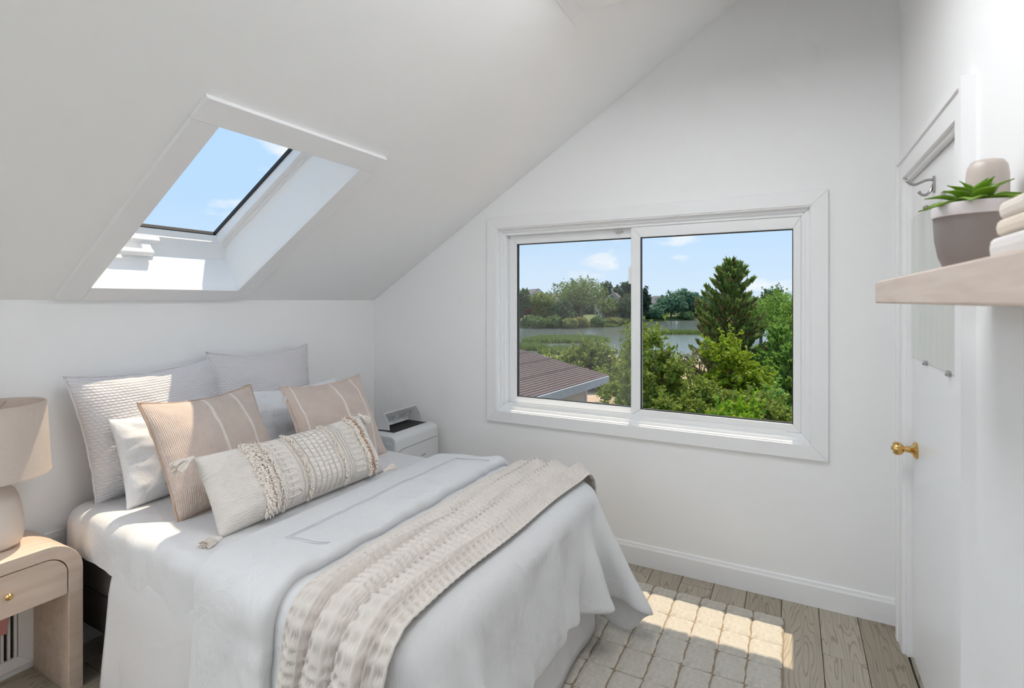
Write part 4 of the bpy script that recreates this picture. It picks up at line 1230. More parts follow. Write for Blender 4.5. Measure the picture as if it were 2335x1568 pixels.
# body profile in XZ, rounded at the top, with a slot left open in the top
def prof_x():
    pts = [(AX0, 0.03), (AX0, AZ - 0.12)]
    for i in range(9):
        a = PI - PI / 2 * i / 8; pts.append((AX0 + 0.12 + 0.12 * math.cos(a), AZ - 0.12 + 0.12 * math.sin(a)))
    for i in range(7):
        a = PI / 2 - PI / 2 * i / 6; pts.append((AX1 - 0.045 + 0.045 * math.cos(a), AZ - 0.045 + 0.045 * math.sin(a) - 0.0))
    pts += [(AX1 + 0.004, AZ - 0.15), (AX1 + 0.004, 0.03)]
    return pts
mb = MB().prism(prof_x(), lambda p: (p[0], AY0, p[1]), lambda p: (p[0], AY1, p[1]))
o = mb.build('housing', M['ac'], ac, True, bevel=0.018, seg=4, angle=35); rel(o, AO)
slot = MB().box(AX0 + 0.100, AX1 - 0.060, AY0 + 0.055, AY1 - 0.045, AZ - 0.02, AZ + 0.0015)
o = slot.build('air_outlet', M['black'], ac); rel(o, AO)
mb = MB().frame(lambda a, b, d: (a, b, AZ + d), AX0 + 0.092, AX1 - 0.053, AY0 + 0.048, AY1 - 0.038, 0.008, -0.01, 0.004)
o = mb.build('outlet_rim', M['ac'], ac, bevel=0.002); rel(o, AO)
# flap hinged at the back edge, tilted open, with side wings and inner ribs
ang = math.radians(50)
hx, hz = AX0 + 0.105, AZ + 0.006
def fl(l, y, t): return (hx + l * math.cos(ang) - t * math.sin(ang), y, hz + l * math.sin(ang) + t * math.cos(ang))
fy0, fy1, fl_ = AY0 + 0.06, AY1 - 0.05, 0.135
mb = MB().hexa([fl(l, y, t) for l in (0, fl_) for y in (fy0, fy1) for t in (0.0, 0.006)])
flap = mb.build('flap', M['ac'], ac, bevel=0.002); rel(flap, AO)
for y in (fy0 + 0.002, fy1 - 0.006):
    mb = MB(); pts = [(0, 0), (fl_, 0)] + [(fl_ * math.cos(a), -fl_ * math.sin(a) * 0.95) for a in np.linspace(0.15, 0.85, 7)]
    mb.prism(pts, lambda p: fl(p[0], y, p[1]), lambda p: fl(p[0], y + 0.004, p[1]))
    o = mb.build('flap_wing', M['ac'], flap); rel(o, AO)
mb = MB().hexa([fl(l, y, t) for l in (0.022, 0.026) for y in (fy0 + 0.01, fy1 - 0.01) for t in (-0.022, 0.0)])
for y in (fy0 + 0.03, (fy0 + fy1) / 2, fy1 - 0.06):
    mb.hexa([fl(l, yy, t) for l in (0.0, 0.085) for yy in (y, y + 0.004) for t in (-0.016, 0.0)])
o = mb.build('flap_rib', M['ac'], flap); rel(o, AO)
# front panel seam with rounded corner, badge, side grip, indicator
seam = [(AX1 + 0.0045, AY0 + 0.012, 0.10), (AX1 + 0.0045, AY0 + 0.012, AZ - 0.17)]
for i in range(7):
    a = PI - PI / 2 * i / 6; seam.append((AX1 + 0.0040, AY0 + 0.062 + 0.05 * math.cos(a), AZ - 0.14 + 0.05 * math.sin(a)))
seam += [(AX1 + 0.0035, AY1 - 0.02, AZ - 0.088)]
o = MB().tube(seam, 0.0016, 5).build('panel_seam', M['ac_grey'], ac); rel(o, AO)
o = MB().box(AX1 + 0.003, AX1 + 0.0056, AY0 + 0.25, AY0 + 0.295, AZ - 0.182, AZ - 0.175).build('badge', M['ac_grey'], ac); rel(o, AO)
o = MB().prism(rounded_rect(AX0 + 0.09, AX1 - 0.06, AZ - 0.20, AZ - 0.155, 0.012, 4), lambda p: (p[0], AY0 - 0.0012, p[1]), lambda p: (p[0], AY0 + 0.01, p[1])).build('hand_grip', M['ac_grey'], ac); rel(o, AO)
o = MB().box(AX1 - 0.075, AX1 - 0.035, AY0 - 0.001, AY0 + 0.002, AZ - 0.055, AZ - 0.050).build('indicator', M['vinyl'], ac); rel(o, AO)
for lx in (AX0 + 0.03, AX1 - 0.03):
    for ly in (AY0 + 0.04, AY1 - 0.04):
        o = MB().lathe([(0.018, 0.0), (0.018, 0.012), (0.010, 0.014), (0.010, 0.034)], (lx, ly, 0), 14).build('caster', M['black'], ac, True); rel(o, AO)

# ================================================================== mirror and hook on the door
def mirror_mat():
    m, n, l, b, out = new_mat('old_silvered_mirror')
    b.inputs['Metallic'].default_value = 1.0; b.inputs['Roughness'].default_value = 0.03
    tc = n.new('ShaderNodeTexCoord'); mp = n.new('ShaderNodeMapping'); mp.inputs['Scale'].default_value = (1, 18, 1.2); l.new(tc.outputs['Object'], mp.inputs[0])
    t = N(n, 'ShaderNodeTexNoise', Scale=1.0, Detail=3.0); l.new(mp.outputs[0], t.inputs['Vector'])
    r = n.new('ShaderNodeValToRGB'); r.color_ramp.elements[0].position = .3; r.color_ramp.elements[1].position = .7
    r.color_ramp.elements[0].color = (0.66, 0.69, 0.63, 1); r.color_ramp.elements[1].color = (0.76, 0.78, 0.73, 1)
    l.new(t.outputs[0], r.inputs[0]); l.new(r.outputs[0], b.inputs['Base Color'])
    return m
M['mirror'] = mirror_mat()
MX = XR + 0.008
mir = empty('door_mirror', (MX, 2.37, 1.27)); tag(mir, 'frameless rectangular mirror clipped to the white door', 'mirror')
o = MB().box(-0.005, -0.0005, -0.405 + 0.03, 0.375, 0.0, 0.575).build('mirror_glass', M['mirror'], mir)
for y, z, s_ in ((2.469, 0.575, 1), (2.215, 0.575, 1), (2.477, 0.0, -1), (2.148, 0.0, -1)):
    mb = MB().box(-0.010, -0.0005, y - 2.37 - 0.012, y - 2.37 + 0.012, z - 0.006 if s_ > 0 else z - 0.012, z + 0.012 if s_ > 0 else z + 0.006)
    mb.lathe([(0.0005, -0.014), (0.005, -0.014), (0.005, -0.009), (0.0005, -0.009)], (0, y - 2.37, z + s_ * 0.006), 10, 'x')
    mb.build('mirror_clip', M['steel'], mir, bevel=0.001)
hook = empty('coat_hook', (MX, 2.357, 1.915)); tag(hook, 'brushed metal double coat hook on the door above the mirror', 'hook')
MB().prism(rounded_rect(-0.011, 0.011, -0.03, 0.03, 0.009, 4), lambda p: (-0.0005, p[0], p[1]), lambda p: (-0.006, p[0], p[1])).build('hook_plate', M['steel'], hook)
up_ = [(-0.005, 0, 0.016), (-0.022, 0, 0.017), (-0.040, 0, 0.010), (-0.055, 0, 0.004), (-0.070, 0, 0.008), (-0.082, 0, 0.022)]
dn_ = [(-0.005, 0, 0.0), (-0.012, 0, -0.022), (-0.024, 0, -0.036), (-0.038, 0, -0.034), (-0.046, 0, -0.022)]
def smooth_path(p, k=4):
    p = [Vector(q) for q in p]; out = []
    for i in range(len(p) - 1):
        a, b_, c, d = p[max(i - 1, 0)], p[i], p[i + 1], p[min(i + 2, len(p) - 1)]
        for t in np.linspace(0, 1, k, endpoint=False):
            out.append(0.5 * ((2 * b_) + (c - a) * t + (2 * a - 5 * b_ + 4 * c - d) * t * t + (3 * b_ - a - 3 * c + d) * t ** 3))
    return out + [p[-1]]
for nm, pp in (('upper_prong', up_), ('lower_prong', dn_)):
    q = smooth_path(pp); MB().tube(q, [0.0045] * (len(q) - 2) + [0.006, 0.004], 8).build(nm, M['steel'], hook, True)

# ================================================================== floating shelf and what stands on it
SX0, SY1, SY0, SZ0, SZ1 = 0.20, 1.722, 0.30, 1.494, 1.552
shelf = MB().box(SX0, XR - 0.0005, SY0, SY1, SZ0, SZ1).build('floating_shelf', M['shelf_wood'], None, bevel=0.004)
tag(shelf, 'thick blond oak floating shelf on the right wall', 'shelf')
M['pot'] = simple('taupe_grey_glaze', C(132, 123, 120), 0.45, bump=0.03, bscale=120)
M['pot_rim'] = simple('pale_grey_rim', C(206, 200, 200), 0.6)
M['soil'] = simple('dark_soil', (0.035, 0.025, 0.018, 1), 0.95, bump=0.5, bscale=150)
M['leaf_s'] = simple('succulent_green', C(106, 140, 40), 0.42, var=0.35, vscale=25)
PX, PY = 0.318, 1.335
plant = empty('potted_succulent', (PX, PY, SZ1)); tag(plant, 'green succulent in a taupe glazed pot on the shelf', 'potted plant')
pot = MB().lathe([(0.001, 0.0005), (0.040, 0.0005), (0.047, 0.006), (0.058, 0.035), (0.064, 0.07), (0.0655, 0.098), (0.0655, 0.112), (0.0665, 0.113), (0.0675, 0.128), (0.066, 0.135), (0.061, 0.134), (0.059, 0.118), (0.001, 0.118)], n=44).build('pot', M['pot'], plant, True, angle=50)
MB().lathe([(0.0662, 0.1125), (0.0684, 0.1135), (0.0686, 0.132), (0.066, 0.1375), (0.060, 0.1365), (0.0585, 0.122)], n=44, cap=False).build('rim', M['pot_rim'], pot, True)
MB().lathe([(0.001, 0.121), (0.0588, 0.121)], n=30).build('soil', M['soil'], plant)
# one succulent leaf: pointed, thick
L_ = 12; V = []
for i in range(L_):
    t = i / (L_ - 1); w = 0.0205 * math.sin(PI * min(1, t * 0.80 + 0.2)) ** 0.9 * (1 - t ** 5) + 0.0004; th = 0.0050 * (1 - t * 0.7)
    zc = 0.010 * math.sin(t * PI) - 0.006 * t * t
    for k in range(8):
        a = 2 * PI * k / 8; V.append((t * 0.088, w * math.cos(a), zc + th * math.sin(a) + 0.35 * abs(math.cos(a)) * w))
F = [(i * 8 + k, i * 8 + (k + 1) % 8, (i + 1) * 8 + (k + 1) % 8, (i + 1) * 8 + k) for i in range(L_ - 1) for k in range(8)]
leaf_me = None; rl = random.Random(3)
k = 0
for ring, (nl, el, sc_, r0) in enumerate(((7, 6, 0.98, 0.010), (6, 24, 0.86, 0.008), (5, 42, 0.74, 0.006), (4, 60, 0.58, 0.004), (2, 76, 0.42, 0.002))):
    for i in range(nl):
        if leaf_me is None:
            o = mesh_np('leaf', V, F, M['leaf_s'], plant, True); leaf_me = o.data
        else:
            o = bpy.data.objects.new('leaf', leaf_me); link(o, plant)
        az = 2 * PI * i / nl + ring * 0.6 + rl.uniform(-.12, .12); e_ = -math.radians(el + rl.uniform(-6, 6))
        o.rotation_euler = (0, e_, az); s_ = sc_ * rl.uniform(.9, 1.08); o.scale = (s_, s_, s_)
        o.location = (r0 * math.cos(az), r0 * math.sin(az), 0.124 + ring * 0.005)
M['vase'] = simple('warm_grey_stoneware', C(192, 180, 172), 0.32, bump=0.02, bscale=40)
vase = empty('ceramic_vase', (0.382, 1.52, SZ1)); tag(vase, 'tall smooth warm-grey ceramic bottle behind the succulent', 'vase')
MB().lathe([(0.001, 0.0005), (0.030, 0.0005), (0.035, 0.006), (0.037, 0.06), (0.0375, 0.16), (0.037, 0.225), (0.0345, 0.245), (0.028, 0.256), (0.020, 0.259), (0.013, 0.259), (0.012, 0.245), (0.001, 0.24)], n=40).build('vase_body', M['vase'], vase, True, angle=60)
M['bk1'] = simple('ivory_book_cloth', C(232, 222, 212), 0.8, bump=0.06, bscale=500)
M['bk2'] = simple('sand_book_cloth', C(228, 214, 199), 0.8, bump=0.06, bscale=500)
M['bk3'] = simple('white_book_cloth', C(228, 224, 222), 0.8, bump=0.06, bscale=500)
M['pages'] = simple('book_pages', C(226, 208, 184), 0.9, bump=0.3, bscale=700)
zb = SZ1 + 0.0003
for (w_, d_, h_, yo, xo, mt, lab, rz) in ((0.205, 0.30, 0.027, 0.880, 0.228, 'bk3', 'white cloth book at the bottom of the shelf stack', 0.00),
                                   (0.190, 0.28, 0.022, 0.872, 0.238, 'bk2', 'sand cloth book in the middle of the shelf stack', 0.02),
                                   (0.195, 0.285, 0.022, 0.876, 0.232, 'bk1', 'ivory cloth book on top of the shelf stack', -0.015)):
    bk = empty('book', (xo, yo - d_, zb), rz); tag(bk, lab, 'book', 'books stacked on the shelf')
    # spine towards the room, rounded corners like cloth boards
    cv = MB().box(0.0, w_, 0, d_, 0.0, 0.003); cv.box(0.0, w_, 0, d_, h_ - 0.003, h_)
    cv.prism([(0.0, 0.0), (-0.004, 0.004), (-0.0052, h_ / 2), (-0.004, h_ - 0.004), (0.0, h_), (0.006, h_), (0.006, 0.0)], lambda p: (p[0], 0, p[1]), lambda p: (p[0], d_, p[1]))
    cv.build('cover', M[mt], bk, bevel=0.0015)
    MB().box(0.006, w_ - 0.006, 0.005, d_ - 0.004, 0.003, h_ - 0.003).build('pages', M['pages'], bk)
    zb += h_ + 0.0006

# ---- unseen fill light panel added to the flat ceiling to brighten the room
clamp = empty('fill_panel', (-0.37, 1.42, FZ)); tag(clamp, 'flat rectangular fill light panel added overhead, out of view', 'ceiling light')
MB().frame(lambda a, b, d: (a, b, -d), -0.40, 0.40, -0.55, 0.55, 0.03, 0.0005, 0.022).build('panel_frame', M['trim'], clamp, bevel=0.002)
m_, n_l, l_l, b_l, o_l = new_mat('lit_opal_panel'); b_l.inputs['Emission Color'].default_value = (0.97, 0.985, 1, 1); b_l.inputs['Emission Strength'].default_value = 2.0
MB().box(-0.375, 0.375, -0.525, 0.525, -0.016, -0.001).build('diffuser', m_, clamp)
ld = bpy.data.lights.new('overhead_fill', 'AREA'); ld.shape = 'RECTANGLE'; ld.size = 0.74; ld.size_y = 1.04; ld.energy = 11.5; ld.color = (0.94, 0.97, 1.0)
lo = bpy.data.objects.new('overhead_fill', ld); link(lo, clamp); lo.location = (0, 0, -0.024)
# ================================================================== outdoors: pond, far shore, shrubs, neighbour's shed
def leaf_mat(name, cols, trans=0.35, rough=0.5):
    m, n, l, b, out = new_mat(name)
    g = n.new('ShaderNodeNewGeometry'); r = n.new('ShaderNodeValToRGB')
    el = r.color_ramp.elements
    el[0].position = 0.0; el[0].color = C(*cols[0]); el[1].position = 1.0; el[1].color = C(*cols[-1])
    for i, c in enumerate(cols[1:-1]):
        e = el.new((i + 1) / (len(cols) - 1)); e.color = C(*c)
    l.new(g.outputs['Random Per Island'], r.inputs[0]); l.new(r.outputs[0], b.inputs['Base Color'])
    b.inputs['Roughness'].default_value = rough; b.inputs['Specular IOR Level'].default_value = 0.25
    tl = n.new('ShaderNodeBsdfTranslucent'); l.new(r.outputs[0], tl.inputs[0])
    mx = n.new('ShaderNodeMixShader'); mx.inputs[0].default_value = trans
    l.new(b.outputs[0], mx.inputs[1]); l.new(tl.outputs[0], mx.inputs[2]); l.new(mx.outputs[0], out.inputs[0])
    return m
LM = {
    'round': leaf_mat('oak_leaves_hazy', [(115, 134, 74), (141, 158, 88), (100, 124, 76), (158, 170, 100)]),  # muted leaf colours carry some distance haze
    'round_l': leaf_mat('yellow_green_leaves', [(124, 141, 67), (151, 163, 79), (105, 124, 69)]),
    'dark': leaf_mat('dark_shore_leaves', [(86, 110, 74), (105, 124, 84), (72, 98, 69)]),
    'pine': leaf_mat('pitch_pine_needles', [(74, 96, 79), (91, 110, 88), (64, 86, 72)]),
    'bluish': leaf_mat('hazy_blue_green_leaves', [(98, 134, 110), (117, 153, 120), (84, 120, 103), (141, 168, 134)]),  # bluish tint imitates distance haze in the leaf colour
    'bush': leaf_mat('shore_bush_leaves', [(100, 129, 76), (124, 148, 84), (86, 112, 74)]),
    'bushy': leaf_mat('tawny_bush_leaves', [(141, 146, 84), (160, 158, 98), (120, 134, 81)]),
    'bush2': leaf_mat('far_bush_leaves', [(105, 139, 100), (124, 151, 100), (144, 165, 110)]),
    'maroon': leaf_mat('maroon_leaves', [(98, 58, 60), (118, 66, 66), (84, 50, 56)]),
    'bright': leaf_mat('bright_woodland_leaves', [(117, 156, 62), (146, 180, 69), (93, 134, 60), (168, 192, 88)]),
    'shrub': leaf_mat('bayberry_leaves', [(120, 142, 52), (144, 162, 64), (102, 126, 48), (162, 174, 84), (128, 130, 66)], 0.45),
    'shrub_y': leaf_mat('yellow_green_shrub_leaves', [(142, 164, 36), (160, 178, 48), (122, 150, 36), (176, 186, 66)], 0.45),
    'vine': leaf_mat('bright_vine_leaves', [(118, 158, 36), (146, 180, 44), (96, 138, 36), (188, 196, 52)], 0.45),
    'cedar': leaf_mat('red_cedar_sprays', [(109, 136, 67), (132, 156, 80), (94, 118, 62), (152, 170, 94)], 0.4),
    'juniper': leaf_mat('juniper_sprays', [(120, 160, 74), (148, 187, 88), (100, 139, 67), (172, 201, 105)], 0.5),
    'cedar_dead': leaf_mat('rusty_cedar_sprays', [(125, 96, 64), (147, 112, 76), (105, 85, 62)], 0.2),
    'grass': leaf_mat('marsh_grass_blades', [(128, 148, 82), (146, 162, 92), (108, 132, 72), (160, 158, 104)], 0.4),
    'lawn': leaf_mat('lawn_blades', [(120, 136, 80), (138, 148, 90), (104, 124, 70)], 0.4),
}
M['bark'] = simple('grey_brown_bark', C(112, 100, 88), 0.9, bump=0.5, bscale=25, var=0.2, vscale=10)
M['twig'] = simple('pale_dry_twig', C(150, 136, 118), 0.9)
def rand_unit(rng, n):
    v = rng.normal(size=(n, 3)); return v / np.linalg.norm(v, axis=1, keepdims=True)
def leaf_quads(P_, Nn, size, rng, aspect=1.7, axis=None):
    """one rhombic leaf (two triangles, folded along its midrib) per point"""
    n = len(P_)
    t = rand_unit(rng, n) if axis is None else axis + 0.35 * rand_unit(rng, n)
    a = t - (t * Nn).sum(1, keepdims=True) * Nn
    a /= np.linalg.norm(a, axis=1, keepdims=True) + 1e-9
    b = np.cross(Nn, a)
    s = (size * rng.uniform(0.65, 1.25, n))[:, None]
    la = a * s * 0.5 * aspect ** 0.5; lb = b * s * 0.5 / aspect ** 0.5
    V = np.stack([P_ - la, P_ + lb + Nn * s * 0.08, P_ + la, P_ - lb + Nn * s * 0.08], 1).reshape(-1, 3)
    F = np.arange(4 * n).reshape(-1, 4)
    return V, F
def blob_points(blobs, n, rng, up=0.35, fill=0.35):
    w = np.array([b[1][0] * b[1][2] + b[1][0] * b[1][1] for b in blobs]); w = w / w.sum()
    k = rng.choice(len(blobs), n, p=w)
    c = np.array([b[0] for b in blobs])[k]; r = np.array([b[1] for b in blobs])[k]
    d = rand_unit(rng, n)
    rad = 1.0 - fill * rng.random(n) ** 1.5 + 0.10 * rng.normal(size=n)
    P_ = c + d * r * rad[:, None]
    Nn = d * 0.7 + rand_unit(rng, n) * 0.75 + np.array([0, 0, up])
    Nn /= np.linalg.norm(Nn, axis=1, keepdims=True)
    return P_, Nn
def bush(name, label, cat, base, blobs, nleaf, leaf, mat, seed, group=None, trunk_r=0.06, trunk=True, twigs=0, kind_trunk='trunk', fill=0.35, barkmat='bark', sprigs=0, sprig_len=0.3):
    rng = np.random.default_rng(seed); rr = random.Random(seed)
    root = empty(name, base); tag(root, label, cat, group)
    B = np.array(base)
    P_, Nn = blob_points(blobs, nleaf, rng, fill=fill)
    P_[:, 2] = np.maximum(P_[:, 2], base[2] + 0.03)
    if sprigs:
        SP_, SN_ = [], []
        for k in range(sprigs):
            b = rr.choice(list(blobs)); d = rand_unit(rng, 1)[0]; d[2] = abs(d[2]) + 0.25; d /= np.linalg.norm(d)
            p0 = np.array(b[0]) + d * np.array(b[1]) * 0.8; dr = d * 0.6 + np.array([0, 0, 0.6]) + rng.normal(0, .2, 3)
            Ls = sprig_len * rr.uniform(.5, 1.2); m_n = 16
            tt = np.linspace(0, 1, m_n)[:, None]
            SP_.append(p0 + dr * Ls * tt + np.array([0, 0, -0.25 * Ls]) * tt ** 2 + rng.normal(0, leaf * .35, (m_n, 3)))
            SN_.append(rand_unit(rng, m_n) + np.array([0, 0, .5]))
        SP_ = np.concatenate(SP_); SN_ = np.concatenate(SN_); SN_ /= np.linalg.norm(SN_, axis=1, keepdims=True)
        P_ = np.concatenate([P_, SP_]); Nn = np.concatenate([Nn, SN_])
    V, F = leaf_quads(P_, Nn, leaf, rng)
    o = mesh_np('foliage', V - B, F, LM[mat], root, False); o['kind'] = 'stuff'
    if trunk:
        zc = min(b[0][2] for b in blobs); top = max(b[0][2] for b in blobs)
        mb = MB(); h = (zc * 0.4 + top * 0.6) - base[2]
        mid = np.mean([b[0] for b in blobs], 0) - B
        path = [(mid[0] * t * t, mid[1] * t * t, h * t) for t in np.linspace(0, 1, 6)]
        mb.tube(path, [trunk_r * (1 - 0.7 * t) for t in np.linspace(0, 1, 6)], 7)
        mb.build(kind_trunk, M[barkmat], root, True)
        m2 = MB()
        for b in rr.sample(list(blobs), min(len(blobs), 12)):
            e_ = np.array(b[0]) - B; t0 = rr.uniform(0.35, 0.8)
            s_ = np.array((mid[0] * t0 * t0, mid[1] * t0 * t0, h * t0))
            m2.tube([s_, s_ * 0.5 + e_ * 0.5 + np.array([0, 0, -0.1 * trunk_r]), e_], [trunk_r * .45, trunk_r * .3, trunk_r * .12], 5)
        q = m2.build('branches', M[barkmat], root, True); q['kind'] = 'stuff'
    if twigs:
        m3 = MB()
        for k in range(twigs):
            b = rr.choice(list(blobs)); c = np.array(b[0]) - B; r = np.array(b[1])
            d = rand_unit(rng, 1)[0]; d[2] = abs(d[2]); e_ = c + d * r * rr.uniform(0.9, 1.12); s_ = c - r * np.array([0, 0, .8])
            m3.tube([s_, (s_ + e_) / 2 + rand_unit(rng, 1)[0] * .08, e_], [trunk_r * .22, trunk_r * .16, trunk_r * .06], 4)
        q = m3.build('bare_twigs', M['twig'], root); q['kind'] = 'stuff'
    return root
def crown_blobs(x, y, ztop, zbot, R, n, seed, flat=0.8, br=0.36):
    rr = random.Random(seed); out = []
    zc, rz = (ztop + zbot) / 2, (ztop - zbot) / 2
    for k in range(n):
        while True:
            a, b, c = (rr.uniform(-1, 1) for _ in range(3))
            q = a * a + b * b + c * c
            if 0.12 < q <= 1: break
        r = R * br * rr.uniform(0.75, 1.25)
        out.append(((x + a * (R - r * .8), y + b * (R - r * .8), zc + c * (rz - r * flat * .9)), (r, r, r * flat)))
    return out
# ---- ground with the pond basin, spread as a fan of quads
def far_edge(o): return float(np.interp(o, [-0.8, 0.0, 0.194, 0.277, 0.5, 1.2], [80, 93, 106, 131, 138, 150]))
FX, FY = -0.46916, 0.88312
def fan(o, t): return (t * (FX + o * FY), t * (FY - o * FX))
os_ = np.linspace(-1.3, 1.6, 90); ts = np.concatenate([np.linspace(3.6, 60, 70), np.linspace(61, 180, 90), np.geomspace(184, 600, 12)])
GV = np.zeros((len(os_), len(ts), 3))
for i, o_ in enumerate(os_):
    for j, t in enumerate(ts):
        X, Y = fan(o_, t); nearE = 43 + 4 * nz((X, Y, 0), 0.09, 3.0); fe = far_edge(o_) + 2.0 * nz((X, Y, 0), 0.08, 8.0)
        z = -3.0 + 0.05 * nz((X, Y, 0), 0.4, 1.0)
        if t > nearE: z = -3.0 - min(1.2, (t - nearE) * 0.18)
        if t > fe - 4: z = max(z, -4.2 + (t - (fe - 4)) * 0.28) if t < fe + 1.2 else -2.75 + min(2.2, (t - fe) * 0.035)
        GV[i, j] = (X, Y, z)
def ground_mat():
    m, n, l, b, out = new_mat('sandy_ground')
    tc = n.new('ShaderNodeTexCoord')
    t = N(n, 'ShaderNodeTexNoise', Scale=0.22, Detail=6.0, Roughness=0.6); l.new(tc.outputs['Object'], t.inputs['Vector'])
    t2 = N(n, 'ShaderNodeTexNoise', Scale=5.0, Detail=5.0, Roughness=0.7); l.new(tc.outputs['Object'], t2.inputs['Vector'])
    r = n.new('ShaderNodeValToRGB'); e = r.color_ramp.elements
    e[0].position = 0.40; e[0].color = C(206, 180, 158); e[1].position = 0.62; e[1].color = C(128, 132, 82)
    q = e.new(0.54); q.color = C(190, 166, 140)
    l.new(t.outputs[0], r.inputs[0])
    sp = n.new('ShaderNodeSeparateXYZ'); l.new(tc.outputs['Object'], sp.inputs[0])
    mr = n.new('ShaderNodeMapRange'); mr.inputs[1].default_value = 52; mr.inputs[2].default_value = 60; l.new(sp.outputs[1], mr.inputs[0])
    mg = n.new('ShaderNodeMixRGB'); mg.inputs[2].default_value = C(108, 122, 72); l.new(mr.outputs[0], mg.inputs[0]); l.new(r.outputs[0], mg.inputs[1]); r = mg
    mx = N(n, 'ShaderNodeMixRGB', blend_type='MULTIPLY'); mx.inputs[0].default_value = 0.5
    r2 = n.new('ShaderNodeValToRGB'); r2.color_ramp.elements[0].color = (0.6, 0.55, 0.5, 1); r2.color_ramp.elements[0].position = .3; r2.color_ramp.elements[1].position = .7
    l.new(t2.outputs[0], r2.inputs[0]); l.new(r.outputs[0], mx.inputs[1]); l.new(r2.outputs[0], mx.inputs[2])
    l.new(mx.outputs[0], b.inputs['Base Color']); b.inputs['Roughness'].default_value = 0.95
    bp = N(n, 'ShaderNodeBump', Strength=0.6, Distance=0.05); l.new(t2.outputs[0], bp.inputs['Height']); l.new(bp.outputs[0], b.inputs['Normal'])
    return m
g = mesh_np('ground', GV.reshape(-1, 3), grid_faces(len(os_), len(ts), flip=True), ground_mat(), None, True)
struct(g, 'sandy ground and grassy banks around the pond', 'ground')
def water_mat():
    m, n, l, b, out = new_mat('pond_water')
    b.inputs['Base Color'].default_value = (0.16, 0.19, 0.19, 1); b.inputs['Roughness'].default_value = 0.12; b.inputs['IOR'].default_value = 1.33
    b.inputs['Specular IOR Level'].default_value = 0.8
    tc = n.new('ShaderNodeTexCoord'); mp = n.new('ShaderNodeMapping'); mp.inputs['Scale'].default_value = (0.5, 1.2, 1); l.new(tc.outputs['Object'], mp.inputs[0])
    t = N(n, 'ShaderNodeTexNoise', Scale=2.2, Detail=4.0); l.new(mp.outputs[0], t.inputs['Vector'])
    bp = N(n, 'ShaderNodeBump', Strength=0.08, Distance=0.3); l.new(t.outputs[0], bp.inputs['Height']); l.new(bp.outputs[0], b.inputs['Normal'])
    return m
wv = [(*fan(o_, t), -3.32) for o_ in (-1.3, 1.6) for t in (38, 175)]
wt = mesh_np('pond', wv, [(0, 2, 3, 1)], water_mat()); tag(wt, 'calm pond water between the shrubs and the far trees', 'water', kind='structure')
# marsh grass islands in the pond
def marsh(name, label, o0, o1, t0, t1, n, h, seed, mat='grass', z0=-3.34):
    rng = np.random.default_rng(seed)
    oo = rng.uniform(o0, o1, n); tt = rng.uniform(t0, t1, n)
    e = np.clip(np.minimum(oo - o0, o1 - oo) / (0.2 * (o1 - o0)), 0, 1)
    mid = (t0 + t1) / 2; tt = mid + (tt - mid) * (0.35 + 0.65 * e)
    X = tt * (FX + oo * FY); Y = tt * (FY - oo * FX)
    Z = np.full(n, z0); hh = h * rng.uniform(0.6, 1.2, n) * (0.5 + 0.5 * e)
    a = rng.uniform(0, 2 * PI, n); w = h * 0.16
    dx, dy = np.cos(a) * w, np.sin(a) * w; lx, ly = rng.normal(0, .18, n) * hh, rng.normal(0, .18, n) * hh
    V = np.stack([np.stack([X - dx, Y - dy, Z], -1), np.stack([X + dx, Y + dy, Z], -1), np.stack([X + dx * .2 + lx, Y + dy * .2 + ly, Z + hh], -1), np.stack([X - dx * .2 + lx, Y - dy * .2 + ly, Z + hh], -1)], 1).reshape(-1, 3)
    o = mesh_np(name, V, np.arange(4 * n).reshape(-1, 4), LM[mat], None); tag(o, label, 'grass', kind='stuff')
marsh('marsh_grass', 'long green marsh grass strip across the middle of the pond', 0.02, 0.185, 60, 67, 9000, 0.55, 1)
marsh('marsh_grass', 'pale marsh grass tuft at the left edge of the pond', -0.02, 0.07, 51, 55, 4000, 0.55, 2)
marsh('marsh_grass', 'green marsh grass spit in the water near the sand', 0.05, 0.20, 47, 51.5, 6500, 0.5, 3)
marsh('marsh_grass', 'thin marsh grass bar in the water beside the cedar', 0.275, 0.40, 76, 80, 4500, 0.5, 4)
marsh('bank_grass', 'bright grass fringe along the far left shore', 0.0, 0.20, 96, 101, 7000, 0.7, 5, 'grass', -3.2)
marsh('lawn_grass', 'patch of mown grass behind the shed corner', 0.19, 0.26, 19.5, 23.0, 9000, 0.10, 6, 'lawn', -3.0)
